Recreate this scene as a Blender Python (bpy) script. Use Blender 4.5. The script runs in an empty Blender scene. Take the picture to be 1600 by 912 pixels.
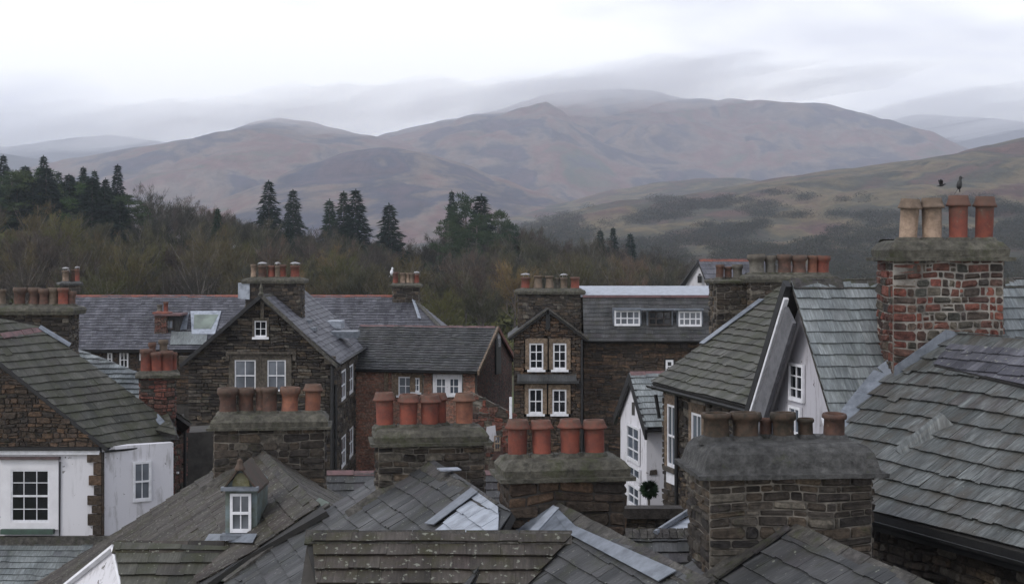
import bpy, bmesh, math, random
from mathutils import Vector, Matrix, noise
R = math.radians
SC = bpy.context.scene
COL = SC.collection
V3 = Vector
# ------------------------------------------------------------------ camera, sky, sun, exposure
H = 13.0            # eye height above the street
F = 2222.0          # focal length in photograph pixels (50 mm on 36 mm)
HZ = 400.0          # eye level line
cam = bpy.data.cameras.new('camera')
cam.lens = 50; cam.sensor_width = 36; cam.shift_y = -0.035
cam.clip_start = 0.5; cam.clip_end = 30000
camo = bpy.data.objects.new('camera', cam); COL.objects.link(camo)
camo.location = (0, 0, H); camo.rotation_euler = (R(90), 0, 0)
SC.camera = camo
SC.view_settings.view_transform = 'Standard'; SC.view_settings.look = 'None'
SC.view_settings.gamma = 1; SC.view_settings.use_curve_mapping = False
SC.view_settings.exposure = 0.32
SUN_EL, SUN_AZ = 42, 235      # azimuth of the sun, degrees clockwise from +Y
W = bpy.data.worlds.new('World'); SC.world = W; W.use_nodes = True
def nd(nt, typ, ins=None, **kw):
    n = nt.nodes.new(typ)
    for k, v in kw.items(): setattr(n, k, v)
    for k, v in (ins or {}).items():
        if isinstance(v, bpy.types.NodeSocket): nt.links.new(v, n.inputs[k])
        else: n.inputs[k].default_value = v
    return n
def ramp(nt, fac, stops, interp='LINEAR'):
    n = nt.nodes.new('ShaderNodeValToRGB'); nt.links.new(fac, n.inputs[0])
    cr = n.color_ramp; cr.interpolation = interp
    while len(cr.elements) < len(stops): cr.elements.new(0.5)
    for e, (p, c) in zip(cr.elements, stops):
        e.position = p; e.color = (c[0], c[1], c[2], 1) if hasattr(c, '__len__') else (c, c, c, 1)
    return n
def mixc(nt, fac, a, b, mode='MIX'):
    n = nt.nodes.new('ShaderNodeMix'); n.data_type = 'RGBA'; n.blend_type = mode
    for idx, v in ((0, fac), (6, a), (7, b)):
        if isinstance(v, bpy.types.NodeSocket): nt.links.new(v, n.inputs[idx])
        else: n.inputs[idx].default_value = v if idx == 0 or len(v) == 4 else (*v, 1)
    return n.outputs[2]
def build_world():
    nt = W.node_tree; nt.nodes.clear()
    sky = nd(nt, 'ShaderNodeTexSky', sky_type='NISHITA', sun_disc=False)
    sky.sun_elevation = R(SUN_EL); sky.sun_rotation = R(SUN_AZ); sky.air_density = 1.0; sky.dust_density = 3.0
    tc = nd(nt, 'ShaderNodeTexCoord')
    mp = nd(nt, 'ShaderNodeMapping', {'Vector': tc.outputs['Generated'], 'Rotation': (0, R(30), 0), 'Scale': (2.0, 2.0, 7.0)})
    n1 = nd(nt, 'ShaderNodeTexNoise', {'Vector': mp.outputs[0], 'Scale': 2.3, 'Detail': 4.0, 'Roughness': 0.45, 'Distortion': 0.15})
    cl = ramp(nt, n1.outputs[0], [(0.38, (8.7, 8.8, 9.5)), (0.46, (10.1, 10.2, 10.6)), (0.56, (11.9, 11.9, 12.0))])
    # an overcast sky is brighter towards the zenith
    sp = nd(nt, 'ShaderNodeSeparateXYZ', {'Vector': tc.outputs['Generated']})
    zr = ramp(nt, sp.outputs[2], [(0.0, (1.06, 1.06, 1.08)), (0.05, (1.08, 1.08, 1.09)), (0.12, (1.10, 1.10, 1.10)), (0.20, (1.0, 1.0, 1.01)), (0.45, (.70, .72, .77)), (1.0, (.66, .69, .76))])
    c = mixc(nt, 1.0, cl.outputs[0], zr.outputs[0], 'MULTIPLY')
    full = mixc(nt, 0.92, sky.outputs[0], c)
    bg = nd(nt, 'ShaderNodeBackground', {'Color': full, 'Strength': 0.10})
    out = nd(nt, 'ShaderNodeOutputWorld', {'Surface': bg.outputs[0]})
build_world()
sl = bpy.data.lights.new('sun', 'SUN'); sl.energy = 1.1; sl.angle = R(13); sl.color = (1, 0.97, 0.93)
so = bpy.data.objects.new('sun', sl); COL.objects.link(so)
d = V3((math.sin(R(SUN_AZ)) * math.cos(R(SUN_EL)), math.cos(R(SUN_AZ)) * math.cos(R(SUN_EL)), math.sin(R(SUN_EL))))
so.rotation_euler = (-d).to_track_quat('-Z', 'Y').to_euler(); so.location = (0, -20, 60)
cy = SC.cycles
cy.use_denoising = True; cy.max_bounces = 6; cy.diffuse_bounces = 3; cy.glossy_bounces = 2
cy.transparent_max_bounces = 8; cy.volume_bounces = 3
try: cy.denoiser = 'OPENIMAGEDENOISE'
except Exception: pass

# ------------------------------------------------------------------ mesh helpers
def P(px, py, Y): return V3(((px - 800) / F * Y, Y, H - (py - HZ) / F * Y))
def PZ(px, py, Z): return P(px, py, (H - Z) * F / (py - HZ))
def hit(px, py, P0, n):
    d = V3(((px - 800) / F, 1, -(py - HZ) / F)); c = V3((0, 0, H))
    return c + d * ((P0 - c).dot(n) / d.dot(n))
class MB:
    """collects faces for one mesh; every face carries a random triple (stone, slate or board to board variation)"""
    def __init__(s): s.v = []; s.f = []; s.c = []; s.uv = []; s.sm = []
    def face(s, pts, col=(.5, .5, .5), fr=None, smooth=False):
        i = len(s.v); s.v.extend(tuple(p) for p in pts); s.f.append(tuple(range(i, i + len(pts))))
        s.c.append(col); s.sm.append(smooth)
        if fr is None:
            n = (V3(pts[1]) - V3(pts[0])).cross(V3(pts[2]) - V3(pts[1]))
            ax, ay, az = abs(n.x), abs(n.y), abs(n.z)
            if az >= ax and az >= ay: s.uv.append([(p[0], p[1]) for p in pts])
            elif ay >= ax: s.uv.append([(p[0], p[2]) for p in pts])
            else: s.uv.append([(p[1], p[2]) for p in pts])
        else:
            O, U, Vv = fr
            s.uv.append([((V3(p) - O).dot(U), (V3(p) - O).dot(Vv)) for p in pts])
    def prism(s, poly, off, col=(.5, .5, .5), fr=None, bottom=True):
        """poly: list of Vectors (ccw seen from outside); off: vector added to make the other side below"""
        lo = [p + off for p in poly]
        s.face(poly, col, fr)
        if bottom: s.face(lo[::-1], col, fr)
        n = len(poly)
        for i in range(n):
            j = (i + 1) % n
            s.face([poly[i], lo[i], lo[j], poly[j]], col)
    def box(s, c, sz, rot=0, col=(.5, .5, .5), ax=None):
        """centre, full sizes, rotation about z, or ax = three unit axes"""
        if ax is None:
            cr, sr = math.cos(rot), math.sin(rot); ax = (V3((cr, sr, 0)), V3((-sr, cr, 0)), V3((0, 0, 1)))
        c = V3(c); X, Y, Z = (ax[i] * (sz[i] / 2) for i in range(3))
        q = {(i, j, k): c + X * i + Y * j + Z * k for i in (-1, 1) for j in (-1, 1) for k in (-1, 1)}
        for f in (((-1,-1,-1),(-1,1,-1),(1,1,-1),(1,-1,-1)), ((-1,-1,1),(1,-1,1),(1,1,1),(-1,1,1)),
                  ((-1,-1,-1),(1,-1,-1),(1,-1,1),(-1,-1,1)), ((1,1,-1),(-1,1,-1),(-1,1,1),(1,1,1)),
                  ((-1,1,-1),(-1,-1,-1),(-1,-1,1),(-1,1,1)), ((1,-1,-1),(1,1,-1),(1,1,1),(1,-1,1))):
            s.face([q[t] for t in f], col)
    def tube(s, pts, r, n=8, col=(.5, .5, .5), r2=None):
        pts = [V3(p) for p in pts]; m = len(pts); rings = []
        for i, p in enumerate(pts):
            t = (pts[min(i + 1, m - 1)] - pts[max(i - 1, 0)]).normalized()
            a = t.orthogonal().normalized() if abs(t.z) > .9 else t.cross(V3((0, 0, 1))).normalized()
            b = t.cross(a); rr = r if r2 is None else r + (r2 - r) * i / (m - 1)
            rings.append([p + (a * math.cos(k * 2 * math.pi / n) + b * math.sin(k * 2 * math.pi / n)) * rr for k in range(n)])
        for i in range(m - 1):
            for k in range(n):
                s.face([rings[i][k], rings[i][(k + 1) % n], rings[i + 1][(k + 1) % n], rings[i + 1][k]], col, smooth=True)
        s.face(rings[0][::-1], col); s.face(rings[-1], col)
    def build(s, name, mat, parent=None, base=None, merge=False):
        base = base if base is not None else (ROOTS[parent.name] if parent is not None and parent.name in ROOTS else V3((0, 0, 0)))
        me = bpy.data.meshes.new(name)
        me.from_pydata([(x - base[0], y - base[1], z - base[2]) for x, y, z in s.v], [], s.f)
        ca = me.color_attributes.new('Col', 'FLOAT_COLOR', 'CORNER'); uvl = me.uv_layers.new(name='UV')
        cd = []; ud = []
        for f, c, u in zip(s.f, s.c, s.uv):
            for k in range(len(f)): cd.extend((c[0], c[1], c[2], 1)); ud.extend(u[k])
        ca.data.foreach_set('color', cd); uvl.data.foreach_set('uv', ud)
        me.polygons.foreach_set('use_smooth', s.sm)
        if mat: me.materials.append(mat)
        me.update()
        if merge:
            b = bmesh.new(); b.from_mesh(me); bmesh.ops.remove_doubles(b, verts=b.verts, dist=1e-4); b.to_mesh(me); b.free()
        o = bpy.data.objects.new(name, me); COL.objects.link(o)
        if parent is not None:
            o.parent = parent; ROOTS[o.name] = base
        return o
ROOTS = {}
def tag(o, label=None, cat=None, group=None, kind=None):
    if label: o['label'] = label
    if cat: o['category'] = cat
    if group: o['group'] = group
    if kind: o['kind'] = kind
    return o
def root(name, loc, label, cat, group=None):
    o = bpy.data.objects.new(name, None); COL.objects.link(o); o.location = loc; o.empty_display_size = 1
    ROOTS[o.name] = V3(loc)
    return tag(o, label, cat, group)
def rc(rng): return (rng.random(), rng.random(), rng.random())
def clip(poly, rect):
    """clip convex rect polygon by a convex polygon (both 2-D, ccw)"""
    out = rect
    n = len(poly)
    for i in range(n):
        ax, ay = poly[i]; bx, by = poly[(i + 1) % n]; ex, ey = bx - ax, by - ay
        inp, out = out, []
        if not inp: return []
        for j in range(len(inp)):
            p, q = inp[j], inp[(j + 1) % len(inp)]
            sp = ex * (p[1] - ay) - ey * (p[0] - ax); sq = ex * (q[1] - ay) - ey * (q[0] - ax)
            if sp >= 0: out.append(p)
            if (sp >= 0) != (sq >= 0):
                t = sp / (sp - sq); out.append((p[0] + (q[0] - p[0]) * t, p[1] + (q[1] - p[1]) * t))
    return out
def area2(p): return sum(p[i][0] * p[(i + 1) % len(p)][1] - p[(i + 1) % len(p)][0] * p[i][1] for i in range(len(p))) / 2
def ccw(p): return p if area2(p) > 0 else p[::-1]
def frame_of(pts, udir=None):
    """origin, U (horizontal), V (up the plane), N outwards for a planar polygon of Vectors"""
    n = V3((0, 0, 0))
    for i in range(len(pts)):
        a, b = pts[i], pts[(i + 1) % len(pts)]
        n += V3(((a.y - b.y) * (a.z + b.z), (a.z - b.z) * (a.x + b.x), (a.x - b.x) * (a.y + b.y)))
    n.normalize()
    return n
def slate_fill(mb, O, U, Vv, N, poly, course, wmin, wmax, lift=.03, th=.014, rng=None, grad=0.0, jit=.008, sag=0.5):
    poly = ccw(poly); fr = (O, U, Vv)
    vmin = min(p[1] for p in poly); vmax = max(p[1] for p in poly)
    span = vmax - vmin; v = vmin - .02
    ph = rng.random() * 9
    while v < vmax:
        c = course * (1 + grad * (0.5 - (v - vmin) / max(span, .01)))
        band = clip(poly, [(-999, v), (999, v), (999, v + c * 1.14), (-999, v + c * 1.14)])
        if band:
            u0 = min(p[0] for p in band) - rng.random() * wmax; u1 = max(p[0] for p in band)
            crow = rng.random() * .3
            while u0 < u1:
                w = rng.uniform(wmin, wmax); j = rng.gauss(0, jit)
                wob = .35 * c * .2 * noise.noise(V3((u0 * .5, v * 1.3, ph))) * (1 + sag)
                jj = rng.gauss(0, jit * .5)
                if rng.random() < .012: j -= course * rng.uniform(.15, .4); jj *= 4
                rect = [(u0 + .0015, v + j + jj + wob), (u0 + w - .0015, v + j - jj + wob), (u0 + w - .0015, v + c * 1.14), (u0 + .0015, v + c * 1.14)]
                q = clip(poly, rect)
                if len(q) >= 3 and area2(q) > 1e-4:
                    lf = lift * rng.uniform(.88, 1.12); tl = rng.gauss(0, .0025)
                    up = []
                    for (a, b) in q:
                        t = max(0, min(1, (b - v) / (c * 1.14)))
                        up.append(O + U * a + Vv * b + N * (lf * (1 - t) + th + tl * (a - u0) / w + .002 + .035 * sag * noise.noise(V3((a * .45, b * .45, ph)))))
                    col = (min(1, max(0, .15 + rng.random() * .55 + crow)), rng.random(), rng.random())
                    mb.prism(up, N * -th, col, fr, bottom=False)
                u0 += w
        v += c
def stone_fill(mb, O, U, Vv, N, poly, holes=(), hr=(.1, .2), wr=(.15, .5), prot=(.03, .06), rng=None, gap=.012, quoin=0, irr=.012):
    poly = ccw(poly); fr = (O, U, Vv)
    vmin = min(p[1] for p in poly); vmax = max(p[1] for p in poly)
    v = vmin; row = 0; ph = rng.random() * 50; wa = min(.05, hr[0] * .38) if irr > .008 else .004
    def warp(x, y):
        a = noise.noise(V3((x * 1.7 + ph, y * 2.2, 1.3))); b = noise.noise(V3((x * 2.4, y * 2.9 + ph, 7.1)))
        e = min(1, (y - vmin) / .15, (vmax - y) / .15) if vmax - vmin > .3 else 0
        return (x + b * wa * 1.1 * (0 if quoin and (x - umin < quoin * 1.4 or umax - x < quoin * 1.4) else 1), y + a * wa * 1.9 * max(0, e))
    umin = min(p[0] for p in poly); umax = max(p[0] for p in poly)
    while v < vmax - .02:
        h = rng.uniform(*hr)
        band = clip(poly, [(-999, v), (999, v), (999, v + h), (-999, v + h)])
        if band:
            e0, e1 = min(p[0] for p in band), max(p[0] for p in band)
            u0 = e0; first = True
            while u0 < e1 - .01:
                w = rng.uniform(*wr)
                if rng.random() < .25: w *= .55
                if quoin and first: w = quoin * (1.25 if row % 2 else .75)
                if e1 - (u0 + w) < wr[0] * .6: w = e1 - u0
                elif quoin and not first and e1 - u0 < quoin * 2.2 and e1 - u0 > quoin: w = e1 - u0 - quoin * (1.25 if row % 2 == 0 else .75) if e1 - u0 - quoin > .08 else w
                w = max(w, .06); first = False
                a, b, c_, d_ = u0 + gap / 2, v + gap / 2, u0 + w - gap / 2, v + h - gap / 2
                ok = True
                for (h0, k0, h1, k1) in holes:
                    if c_ > h0 and a < h1 and d_ > k0 and b < k1:
                        if h0 - a > .05 and h0 - a >= c_ - h1: c_ = h0
                        elif c_ - h1 > .05: a = h1
                        elif k0 - b > .04: d_ = k0
                        elif d_ - k1 > .04: b = k1
                        else: ok = False
                parts = [(a, b, c_, d_)] if ok and c_ - a > .02 else []
                inner = not quoin or (a - umin > quoin * 1.5 and umax - c_ > quoin * 1.5)
                if parts and inner and irr > .008:
                    if h > .13 and rng.random() < .35: m_ = b + h * rng.uniform(.35, .65); parts = [(a, b, c_, m_ - gap / 2), (a + rng.uniform(-.02, .02), m_ + gap / 2, c_, d_)]
                    elif rng.random() < .015: parts = []
                for (a, b, c_, d_) in parts:
                    q = clip(poly, [(a, b), (c_, b), (c_, d_), (a, d_)])
                    if len(q) >= 3 and area2(q) > 4e-4:
                        if len(q) == 4 and irr > .008:
                            mx, my = (a + c_) / 2, (b + d_) / 2; ch = min(c_ - a, d_ - b) * rng.uniform(.12, .3)
                            q = [(a + ch, b), (c_ - ch * rng.random(), b), (c_, b + ch), (c_, d_ - ch), (c_ - ch, d_), (a + ch * rng.random(), d_), (a, d_ - ch), (a, b + ch * rng.random())]
                        q = [warp(*p) for p in q]
                        cx = sum(p[0] for p in q) / len(q); cy_ = sum(p[1] for p in q) / len(q); pr = rng.uniform(*prot) * rng.choice((.3, .8, 1, 1, 1.15))
                        ins = min(.015, h * .14); back = []; front = []
                        for (x, y) in q:
                            back.append(O + U * x + Vv * y)
                            dx, dy = cx - x, cy_ - y; L = math.hypot(dx, dy) + 1e-6
                            jx, jy = rng.uniform(-irr, irr), rng.uniform(-irr, irr)
                            front.append(O + U * (x + (ins * (1 if dx > 0 else -1)) + jx) + Vv * (y + ins * (1 if dy > 0 else -1) + jy) + N * (pr + rng.uniform(-irr, irr) * .7))
                        col = rc(rng); n = len(q)
                        mb.face(front, col, fr)
                        for i in range(n):
                            j = (i + 1) % n; mb.face([back[i], back[j], front[j], front[i]], col, fr)
                u0 += w
        v += h; row += 1
# ------------------------------------------------------------------ materials
MATS = {}
def newmat(name):
    m = bpy.data.materials.new(name); m.use_nodes = True; m.node_tree.nodes.clear(); MATS[name] = m
    return m, m.node_tree
def finish(nt, col, rough=.6, bump=None, bs=.3, bd=.01, spec=.4, metal=0.0):
    b = nd(nt, 'ShaderNodeBsdfPrincipled', {'Base Color': col if isinstance(col, bpy.types.NodeSocket) else (*col, 1), 'Roughness': rough, 'Specular IOR Level': spec, 'Metallic': metal})
    if bump is not None:
        bp = nd(nt, 'ShaderNodeBump', {'Height': bump, 'Strength': bs, 'Distance': bd}); nt.links.new(bp.outputs[0], b.inputs['Normal'])
    nd(nt, 'ShaderNodeOutputMaterial', {'Surface': b.outputs[0]})
def attr(nt):
    a = nd(nt, 'ShaderNodeAttribute', attribute_name='Col'); s = nd(nt, 'ShaderNodeSeparateColor', {0: a.outputs['Color']})
    return s.outputs[0], s.outputs[1], s.outputs[2]
def slate_mat(name, cols, moss=(.045, .05, .02), moss_amt=.35, streak=.5, lichen=.1, rough=(.38, .62), spec=.45):
    """cols: palette picked per slate; streaks run down each slate; moss and lichen grow in patches"""
    m, nt = newmat(name); r, g, b = attr(nt)
    uv = nd(nt, 'ShaderNodeUVMap', uv_map='UV')
    base = ramp(nt, r, [(i / max(1, len(cols) - 1), c) for i, c in enumerate(cols)])
    off = nd(nt, 'ShaderNodeCombineXYZ', {'X': g, 'Y': b}); offs = nd(nt, 'ShaderNodeVectorMath', {0: off.outputs[0], 1: (7, 7, 0)}, operation='MULTIPLY')
    uvo = nd(nt, 'ShaderNodeVectorMath', {0: uv.outputs[0], 1: offs.outputs[0]}, operation='ADD')
    mp = nd(nt, 'ShaderNodeMapping', {'Vector': uvo.outputs[0], 'Scale': (16, 2.2, 1)})
    st = nd(nt, 'ShaderNodeTexNoise', {'Vector': mp.outputs[0], 'Scale': 1.6, 'Detail': 3.0, 'Roughness': .6})
    sr = ramp(nt, st.outputs[0], [(.3, .4), (.5, .95), (.72, 1.9)])
    c1 = mixc(nt, streak, base.outputs[0], sr.outputs[0], 'MULTIPLY')
    mp2 = nd(nt, 'ShaderNodeMapping', {'Vector': uv.outputs[0], 'Scale': (1.6, .5, 1)})
    big = nd(nt, 'ShaderNodeTexNoise', {'Vector': mp2.outputs[0], 'Scale': .9, 'Detail': 3.0, 'Roughness': .6})
    bg = ramp(nt, big.outputs[0], [(.32, .55), (.5, 1.0), (.68, 1.5)])
    c2 = mixc(nt, .75, c1, bg.outputs[0], 'MULTIPLY')
    mn = nd(nt, 'ShaderNodeTexNoise', {'Vector': uv.outputs[0], 'Scale': 1.7, 'Detail': 6.0, 'Roughness': .72})
    ms = nd(nt, 'ShaderNodeMath', {0: mn.outputs[0], 1: b}, operation='MULTIPLY_ADD'); ms.inputs[2].default_value = 0
    ad = nd(nt, 'ShaderNodeMath', {0: b, 1: .12, 2: mn.outputs[0]}, operation='MULTIPLY_ADD')
    t0 = .66 - moss_amt * .28
    mr = ramp(nt, ad.outputs[0], [(t0, 0.0), (t0 + .16, min(.8, .25 + moss_amt))])
    c3 = mixc(nt, mr.outputs[0], c2, moss)
    ln = nd(nt, 'ShaderNodeTexNoise', {'Vector': uv.outputs[0], 'Scale': 13.0, 'Detail': 2.0, 'Roughness': .5})
    lr = ramp(nt, ln.outputs[0], [(.71 - lichen * .3, 0.0), (.76 - lichen * .3, .55)])
    c4 = mixc(nt, lr.outputs[0], c3, (.26, .27, .22))
    fb = nd(nt, 'ShaderNodeTexNoise', {'Vector': uvo.outputs[0], 'Scale': 24.0, 'Detail': 4.0, 'Roughness': .65})
    hh = nd(nt, 'ShaderNodeMath', {0: st.outputs[0], 1: fb.outputs[0]}, operation='ADD')
    rr = nd(nt, 'ShaderNodeMapRange', {'Value': big.outputs[0], 'From Min': .3, 'From Max': .7, 'To Min': rough[1], 'To Max': rough[0]})
    finish(nt, c4, rr.outputs[0], hh.outputs[0], .45, .012, spec)
    return m
def stone_mat(name, cols, rough=.75, stain=.6, scale=1.0, moss=.15, spec=.3):
    m, nt = newmat(name); r, g, b = attr(nt)
    tc = nd(nt, 'ShaderNodeTexCoord')
    base = ramp(nt, r, [(i / max(1, len(cols) - 1), c) for i, c in enumerate(cols)])
    n1 = nd(nt, 'ShaderNodeTexNoise', {'Vector': tc.outputs['Object'], 'Scale': 9.0 * scale, 'Detail': 5.0, 'Roughness': .7})
    r1 = ramp(nt, n1.outputs[0], [(.32, .3), (.5, 1.0), (.68, 1.9)])
    c1 = mixc(nt, .8, base.outputs[0], r1.outputs[0], 'MULTIPLY')
    n2 = nd(nt, 'ShaderNodeTexNoise', {'Vector': tc.outputs['Object'], 'Scale': .8 * scale, 'Detail': 4.0, 'Roughness': .6})
    r2 = ramp(nt, n2.outputs[0], [(.35, .5), (.5, 1.0), (.66, 1.35)])
    c2 = mixc(nt, stain, c1, r2.outputs[0], 'MULTIPLY')
    n3 = nd(nt, 'ShaderNodeTexNoise', {'Vector': tc.outputs['Object'], 'Scale': 3.0 * scale, 'Detail': 5.0, 'Roughness': .7})
    r3 = ramp(nt, n3.outputs[0], [(.66 - moss * .4, 0.0), (.8 - moss * .4, .75)])
    c3 = mixc(nt, r3.outputs[0], c2, (.05, .055, .025))
    fb = nd(nt, 'ShaderNodeTexNoise', {'Vector': tc.outputs['Object'], 'Scale': 28.0 * scale, 'Detail': 4.0, 'Roughness': .7})
    hh = nd(nt, 'ShaderNodeMath', {0: n1.outputs[0], 1: fb.outputs[0]}, operation='ADD')
    finish(nt, c3, rough, hh.outputs[0], 1.0, .03, spec)
    return m
def plain_mat(name, col, col2=None, rough=.6, sc=4.0, amt=1.0, bs=.2, spec=.4, lo=.4, hi=.65, metal=0.0):
    m, nt = newmat(name); tc = nd(nt, 'ShaderNodeTexCoord')
    n = nd(nt, 'ShaderNodeTexNoise', {'Vector': tc.outputs['Object'], 'Scale': sc, 'Detail': 5.0, 'Roughness': .65})
    rr = ramp(nt, n.outputs[0], [(lo, col), (hi, col2 if col2 else tuple(c * .7 for c in col))])
    nf = nd(nt, 'ShaderNodeTexNoise', {'Vector': tc.outputs['Object'], 'Scale': sc * 6, 'Detail': 4.0, 'Roughness': .6})
    finish(nt, rr.outputs[0], rough, nf.outputs[0], bs, .01, spec, metal)
    return m
def pot_mat(name, col, dark, top=.2):
    """clay: blotches, soot near the rim as a real deposit with ragged edge"""
    m, nt = newmat(name); tc = nd(nt, 'ShaderNodeTexCoord'); oi = nd(nt, 'ShaderNodeObjectInfo')
    sh = nd(nt, 'ShaderNodeVectorMath', {0: tc.outputs['Object'], 1: oi.outputs['Location']}, operation='ADD')
    n1 = nd(nt, 'ShaderNodeTexNoise', {'Vector': sh.outputs[0], 'Scale': 5.0, 'Detail': 6.0, 'Roughness': .7})
    c = mixc(nt, ramp(nt, n1.outputs[0], [(.38, 0.0), (.6, .9)]).outputs[0], col, dark)
    vr = ramp(nt, oi.outputs['Random'], [(0, .8), (1, 1.2)]); c = mixc(nt, 1.0, c, vr.outputs[0], 'MULTIPLY')
    n2 = nd(nt, 'ShaderNodeTexNoise', {'Vector': sh.outputs[0], 'Scale': 16.0, 'Detail': 4.0, 'Roughness': .6})
    z = nd(nt, 'ShaderNodeSeparateXYZ', {'Vector': tc.outputs['Object']})
    zz = nd(nt, 'ShaderNodeMath', {0: n2.outputs[0], 1: .55, 2: z.outputs[2]}, operation='MULTIPLY_ADD')
    c = mixc(nt, ramp(nt, zz.outputs[0], [(.60, 0.0), (.86, .7)]).outputs[0], c, (.09, .07, .055))
    ll = ramp(nt, n2.outputs[0], [(.66, 0.0), (.72, .35)]); c = mixc(nt, ll.outputs[0], c, (.22, .2, .15))
    finish(nt, c, .8, n2.outputs[0], .5, .015, .2)
    return m
S1 = slate_mat('slate_dark_brown', [(.018, .016, .014), (.034, .029, .025), (.055, .047, .040), (.036, .027, .025)], moss=(.038, .036, .014), moss_amt=.42, lichen=.30, spec=.3, rough=(.55, .8))
S2 = slate_mat('slate_grey', [(.018, .019, .020), (.032, .033, .034), (.055, .055, .056), (.036, .032, .035)], moss=(.032, .034, .018), moss_amt=.3, lichen=.15, spec=.35, rough=(.5, .75))
S3 = slate_mat('slate_green', [(.088, .101, .104), (.12, .134, .137), (.165, .18, .18), (.098, .104, .11)], moss=(.05, .065, .04), moss_amt=.15, streak=.6, lichen=.05, rough=(.4, .6))
S4 = slate_mat('slate_mossy', [(.024, .025, .020), (.042, .042, .034), (.066, .064, .052), (.038, .034, .029)], moss=(.040, .042, .022), moss_amt=.5, lichen=.12, spec=.35, rough=(.5, .75))
S5 = slate_mat('slate_purple', [(.034, .034, .043), (.056, .056, .068), (.10, .10, .115), (.040, .038, .048)], moss=(.04, .045, .036), moss_amt=.15, lichen=.25, spec=.35, rough=(.5, .7))
S6 = slate_mat('slate_streaked', [(.034, .039, .038), (.060, .066, .064), (.105, .113, .111), (.050, .046, .045)], moss=(.045, .038, .028), moss_amt=.5, streak=1.0, lichen=.05, rough=(.42, .62), spec=.45)
ST1 = stone_mat('stone_rubble', [(.018, .015, .013), (.055, .045, .035), (.026, .023, .022), (.095, .072, .050), (.034, .028, .025), (.13, .115, .092)])
ST2 = stone_mat('stone_ashlar', [(.075, .065, .052), (.10, .086, .068), (.06, .05, .042), (.12, .096, .072)], moss=.2)
ST3 = stone_mat('stone_sandstone', [(.13, .098, .068), (.17, .125, .088), (.10, .078, .056)], moss=.0, stain=.7)
ST4 = stone_mat('stone_brown', [(.036, .029, .023), (.07, .05, .035), (.04, .034, .03), (.11, .068, .042), (.05, .039, .032)])
ST5 = stone_mat('stone_cap', [(.06, .056, .045), (.09, .084, .066)], moss=.35, scale=.9)
ST6 = stone_mat('stone_cap_grey', [(.05, .05, .049), (.075, .074, .071)], moss=.10, scale=.9)
BR1 = stone_mat('brick_red', [(.10, .045, .034), (.15, .065, .048), (.07, .038, .032), (.13, .075, .058), (.06, .055, .045)], moss=.0)
BR3 = stone_mat('brick_warm', [(.26, .115, .078), (.33, .15, .10), (.18, .09, .066), (.28, .17, .125), (.22, .13, .10)], moss=.0)
BR2 = stone_mat('brick_and_rubble', [(.13, .042, .03), (.05, .038, .03), (.045, .04, .036), (.17, .06, .042), (.045, .045, .038), (.10, .085, .065), (.14, .048, .036), (.05, .035, .03)], moss=.1)
MORT = plain_mat('mortar', (.20, .18, .15), (.045, .04, .034), .85, 3)
MORTD = plain_mat('mortar_dark', (.055, .05, .044), (.03, .027, .024), .85, 3)
MORTL = plain_mat('mortar_light', (.27, .25, .22), (.07, .06, .05), .85, 2.5)
def streak_wall(name, col, dark):
    m, nt = newmat(name); tc = nd(nt, 'ShaderNodeTexCoord')
    mp = nd(nt, 'ShaderNodeMapping', {'Vector': tc.outputs['Object'], 'Scale': (3.2, 3.2, .55)})
    n = nd(nt, 'ShaderNodeTexNoise', {'Vector': mp.outputs[0], 'Scale': 1.3, 'Detail': 7.0, 'Roughness': .7})
    c = mixc(nt, ramp(nt, n.outputs[0], [(.54, 0.0), (.62, .45), (.74, .85)]).outputs[0], col, dark)
    n2 = nd(nt, 'ShaderNodeTexNoise', {'Vector': tc.outputs['Object'], 'Scale': 5.0, 'Detail': 4.0, 'Roughness': .6})
    c = mixc(nt, ramp(nt, n2.outputs[0], [(.66, 0.0), (.70, .9)]).outputs[0], c, (.07, .06, .05))
    finish(nt, c, .8, n2.outputs[0], .3, .01, .3); return m
WHITE = streak_wall('whitewash', (.62, .61, .635), (.44, .43, .44))
WHITES = streak_wall('whitewash_stained', (.62, .61, .64), (.24, .23, .22))
GABLEG = streak_wall('gable_render', (.42, .41, .44), (.16, .15, .15))
PAINT = plain_mat('white_paint', (.74, .74, .77), (.6, .6, .62), .45, 6)
BLACK = plain_mat('black_paint', (.012, .012, .013), (.02, .02, .02), .5, 6)
GREENP = plain_mat('green_paint', (.05, .085, .065), (.04, .06, .05), .5, 6)
LEAD = plain_mat('lead', (.17, .19, .22), (.065, .075, .09), .42, 4.5, spec=.5, lo=.38, hi=.7)
LEADW = plain_mat('lead_pale', (.33, .36, .41), (.15, .165, .19), .45, 4.0, spec=.5, lo=.42, hi=.72)
RIDGER = plain_mat('ridge_red', (.23, .075, .05), (.12, .05, .04), .7, 5)
RIDGEP = plain_mat('ridge_purple', (.16, .09, .09), (.09, .06, .06), .7, 5)
RIDGED = stone_mat('ridge_slate', [(.045, .042, .038), (.07, .065, .058), (.055, .05, .05)], moss=.35)
SLABD = plain_mat('roof_board', (.03, .028, .026), (.02, .02, .02), .8, 3)
POT_R = pot_mat('clay_red', (.205, .062, .042), (.12, .045, .036))
POT_O = pot_mat('clay_orange', (.26, .11, .068), (.14, .065, .048))
POT_C = pot_mat('clay_buff', (.34, .25, .185), (.17, .12, .085))
POT_B = pot_mat('clay_brown', (.13, .07, .052), (.06, .042, .035))
POT_G = pot_mat('clay_grey', (.14, .13, .11), (.07, .065, .055))
POT_T = pot_mat('clay_tan', (.20, .15, .11), (.10, .08, .06))
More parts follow.
